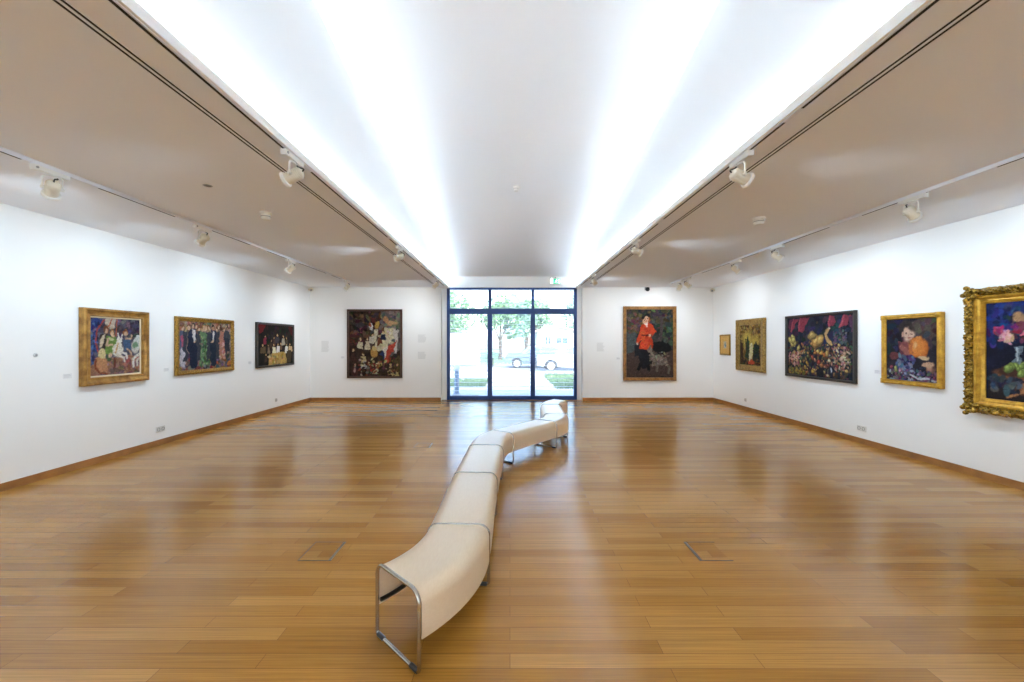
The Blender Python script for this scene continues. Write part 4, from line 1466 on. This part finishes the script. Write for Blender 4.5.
blades('grass', -3.2, -.9, 15.0, 17.5, 2600, .14, 1, 'patch of pale grass beyond the bollard outside the glass')
blades('grass', 1.6, 3.6, 14.5, 20.0, 3000, .2, 2, 'patch of pale grass outside the door leaf by the exit sign')

# bollard light
r = empty('bollard_light', (-1.66, 13.1, -.02))
tag(r, 'slim grey bollard light with a round white top outside the glass', 'bollard light')
bm = bmesh.new()
lathe(bm, [(0, 0), (.1, 0), (.1, .02), (.075, .03), (.075, .72), (0, .72)], seg=18)
finish('post', bm, mat('bollard_paint', L(120, 136, 156), .4), r, 40)
bm = bmesh.new()
lathe(bm, [(.05, .72), (.095, .76), (.11, .83), (.085, .9), (.04, .93), (0, .935)], seg=18)
finish('globe', bm, M['white'], r, 50)
struct(boxes('grey_strip', [(-2.2, -.95, 12.7, 12.95, -.02, -.012)], M['asphalt']))  # thin grey strip on the paving near the bollard


def tree(x, y, h, rad, m, lab, seed, trunk_h=None, n=1400, ls=.22):
    rr = random.Random(seed)
    r = empty('leafy_tree', (x, y, -.02))
    tag(r, lab, 'tree', 'trees across the street')
    th = trunk_h or h * .4
    bm = bmesh.new()
    tube(bm, [(0, 0, 0), (.05, 0, th * .5), (0, .05, th), (.1, 0, th + (h - th) * .5)], [.2, .16, .14, .05], 10)
    for k in range(4):
        a = k * 1.6
        tube(bm, [(0, 0, th * .9), (math.cos(a) * rad * .4, math.sin(a) * rad * .4, th + (h - th) * .4)], [.08, .03], 6)
    finish('trunk', bm, M['bark'], r, 40)
    bm = bmesh.new()
    blobs = [(rr.uniform(-.55, .55) * rad, rr.uniform(-.55, .55) * rad, th + (h - th) * rr.uniform(.15, .8), rad * rr.uniform(.4, .62)) for _ in range(9)]
    for _ in range(n):
        bx, by, bz, br = blobs[rr.randrange(9)]
        v = Vector((rr.gauss(0, 1), rr.gauss(0, 1), rr.gauss(0, 1))).normalized() * br * rr.uniform(.7, 1.05)
        p = Vector((bx, by, bz)) + v
        u = Vector((rr.gauss(0, 1), rr.gauss(0, 1), rr.gauss(0, 1))).normalized()
        w = u.orthogonal().normalized()
        s = ls * rr.uniform(.6, 1.2)
        bm.faces.new([bm.verts.new(p + q) for q in (u * s, w * s * .5, -u * s, -w * s * .5)])
    finish('crown', bm, m, r)


tree(-4.6, 33, 6.2, 2.6, M['leaf'], 'bushy green tree rising behind the pale board fence', 1, 1.4, 2000)
tree(-.9, 38.5, 6.6, 2.0, M['leaf'], 'pale green tree seen through the middle door leaf', 2, 1.8, 1500)
tree(-9.8, 34, 6.0, 2.6, M['leaf2'], 'blue green tree at the far end of the fence', 3, 1.4, 1600)
tree(1.35, 35, 5.6, .9, M['leaf2'], 'slender tree beside the pale blue house', 4, 1.2, 900)
tree(8.6, 48, 9.0, 2.6, M['leaf2'], 'tall blue green tree beside the white gabled house', 5, 2.2, 1800, .28)
tree(3.4, 56, 8.2, 2.4, M['leaf'], 'distant tree behind the white gabled house', 6, 2, 1500, .3)

# board fence and posts
r = empty('board_fence', (-4.6, 28.5, -.06))
tag(r, 'pale pinkish horizontal board fence across the street', 'fence')
boxes('board_panel', [(-4.5, 2.5, -.02, .02, .12 + k * .24, .12 + k * .24 + .225) for k in range(9)], M['boards'], r, .01)
for k in range(5):
    boxes('post', [(-4.5 + k * 1.74, -4.4 + k * 1.74, .02, .12, 0, 2.3)], M['boards'], r, .01)


def house(x, y, w, d, ze, zr, wallm, lab, wins):
    r = empty('house', (x, y, -.02))
    tag(r, lab, 'house', 'houses across the street')
    bm = bmesh.new()
    prism(bm, [(-w / 2, 0), (w / 2, 0), (w / 2, ze), (0, zr), (-w / 2, ze)], 'y', 0, d)
    finish('wall', bm, wallm, r)
    bm = bmesh.new()
    for s in (-1, 1):
        e = .3
        sl = (zr - ze) / (w / 2)
        prism(bm, [(0, zr), (s * (w / 2 + e), ze - sl * e), (s * (w / 2 + e), ze - sl * e + .18), (0, zr + .2)], 'y', -.25, d + .25)
    finish('roof', bm, M['tiles'], r)
    for cx, cz, ww, hh in wins:
        f = boxes('window', [(cx - ww / 2 - .07, cx + ww / 2 + .07, -.05, .0, cz - hh / 2 - .07, cz + hh / 2 + .07)], M['white'], r)
        boxes('pane', [(cx - ww / 2, cx - .03, -.06, -.05, cz - hh / 2, cz + hh / 2), (cx + .03, cx + ww / 2, -.06, -.05, cz - hh / 2, cz + hh / 2)], M['carglass'], f)
    boxes('chimney', [(w * .18, w * .18 + .5, d * .4, d * .4 + .5, zr - .8, zr + .5)], wallm, r)


house(4.4, 40, 3.6, 6, 2.6, 3.1, M['render'], 'small white gabled house seen through the door leaf by the exit sign',
      [(-.8, 1.75, .5, .7), (.55, 1.75, 1.1, .55)])
house(.35, 46, 2.4, 6, 5.6, 7.0, M['bluewall'], 'narrow pale blue house seen through the middle door leaf', [(-.5, 3.6, .6, .9), (.5, 3.6, .6, .9)])


def car(x, y, m, lab, flip=1, hatch=True):
    r = empty('parked_car', (x, y, -.06))
    tag(r, lab, 'car', 'cars parked in the street')
    Lh = 2.1
    low = [(-Lh, .35), (-Lh + .04, .72), (-Lh + .12, .86), (-.95, .95), (1.7, .97), (Lh - .02, .86), (Lh, .4), (Lh - .15, .28), (1.75, .26)] + \
        [(1.28 + .37 * math.cos(a), .3 + .37 * math.sin(a)) for a in np.linspace(0, math.pi, 9)] + [(.85, .24), (-.9, .24)] + \
        [(-1.32 + .37 * math.cos(a), .3 + .37 * math.sin(a)) for a in np.linspace(0, math.pi, 9)] + [(-1.8, .26)]
    low = [(flip * a, b) for a, b in low]
    bm = bmesh.new()
    prism(bm, low, 'y', -.85, .85)
    body = finish('body', bm, m, r)
    cab = [(-1.05, .93), (-.45, 1.4), (.0, 1.46), (1.2, 1.42), (1.85 if hatch else 1.7, .95)]
    bm = bmesh.new()
    va = [bm.verts.new((flip * a, -.83 + (b - .93) * .35, b)) for a, b in cab]
    vb = [bm.verts.new((flip * a, .83 - (b - .93) * .35, b)) for a, b in cab]
    bm.faces.new(va)
    bm.faces.new(vb[::-1])
    for i in range(5):
        bm.faces.new((va[i], va[(i + 1) % 5], vb[(i + 1) % 5], vb[i]))
    finish('cabin', bm, m, r)
    for q in ([(-.85, .97), (-.4, 1.34), (.15, 1.38), (.15, .98)], [(.22, .98), (.22, 1.38), (1.1, 1.35), (1.5, .99)]):
        bm = bmesh.new()
        f1 = [bm.verts.new((flip * a, -.845 + (b - .93) * .35, b)) for a, b in q]
        f2 = [bm.verts.new((flip * a, -.80 + (b - .93) * .35, b)) for a, b in q]
        bm.faces.new(f1)
        bm.faces.new(f2[::-1])
        for i in range(4):
            bm.faces.new((f1[i], f1[(i + 1) % 4], f2[(i + 1) % 4], f2[i]))
        finish('window', bm, M['carglass'], r)
    for wx in (-1.32, 1.28):
        for sy in (-1, 1):
            bm = bmesh.new()
            lathe(bm, [(0, -.1), (.26, -.1), (.315, -.08), (.32, 0), (.315, .08), (.26, .1), (.2, .09)], (flip * wx, sy * .76, .3), (0, sy, 0), 24)
            o = finish('wheel', bm, M['tyre'], r, 40)
            bm = bmesh.new()
            lathe(bm, [(.21, .085), (.2, .1), (.06, .085), (.05, .105), (0, .105)], (flip * wx, sy * .76, .3), (0, sy, 0), 20)
            finish('hub', bm, M['hub'], o, 40)
    boxes('headlight', [(flip * 2.02 if flip < 0 else -2.08, flip * 2.02 + .06 if flip < 0 else -2.02, -.8, -.5, .62, .76)], M['white'], body)
    boxes('door_handle', [(-.1, .1, -.87, -.85, .84, .87)], M['hub'], body)


car(1.76, 27.4, M['carblue'], 'dark grey blue car parked in the street behind the middle leaf', 1)
car(3.64, 24.6, M['carsilver'], 'silver car parked in the street in front of the white house', 1)
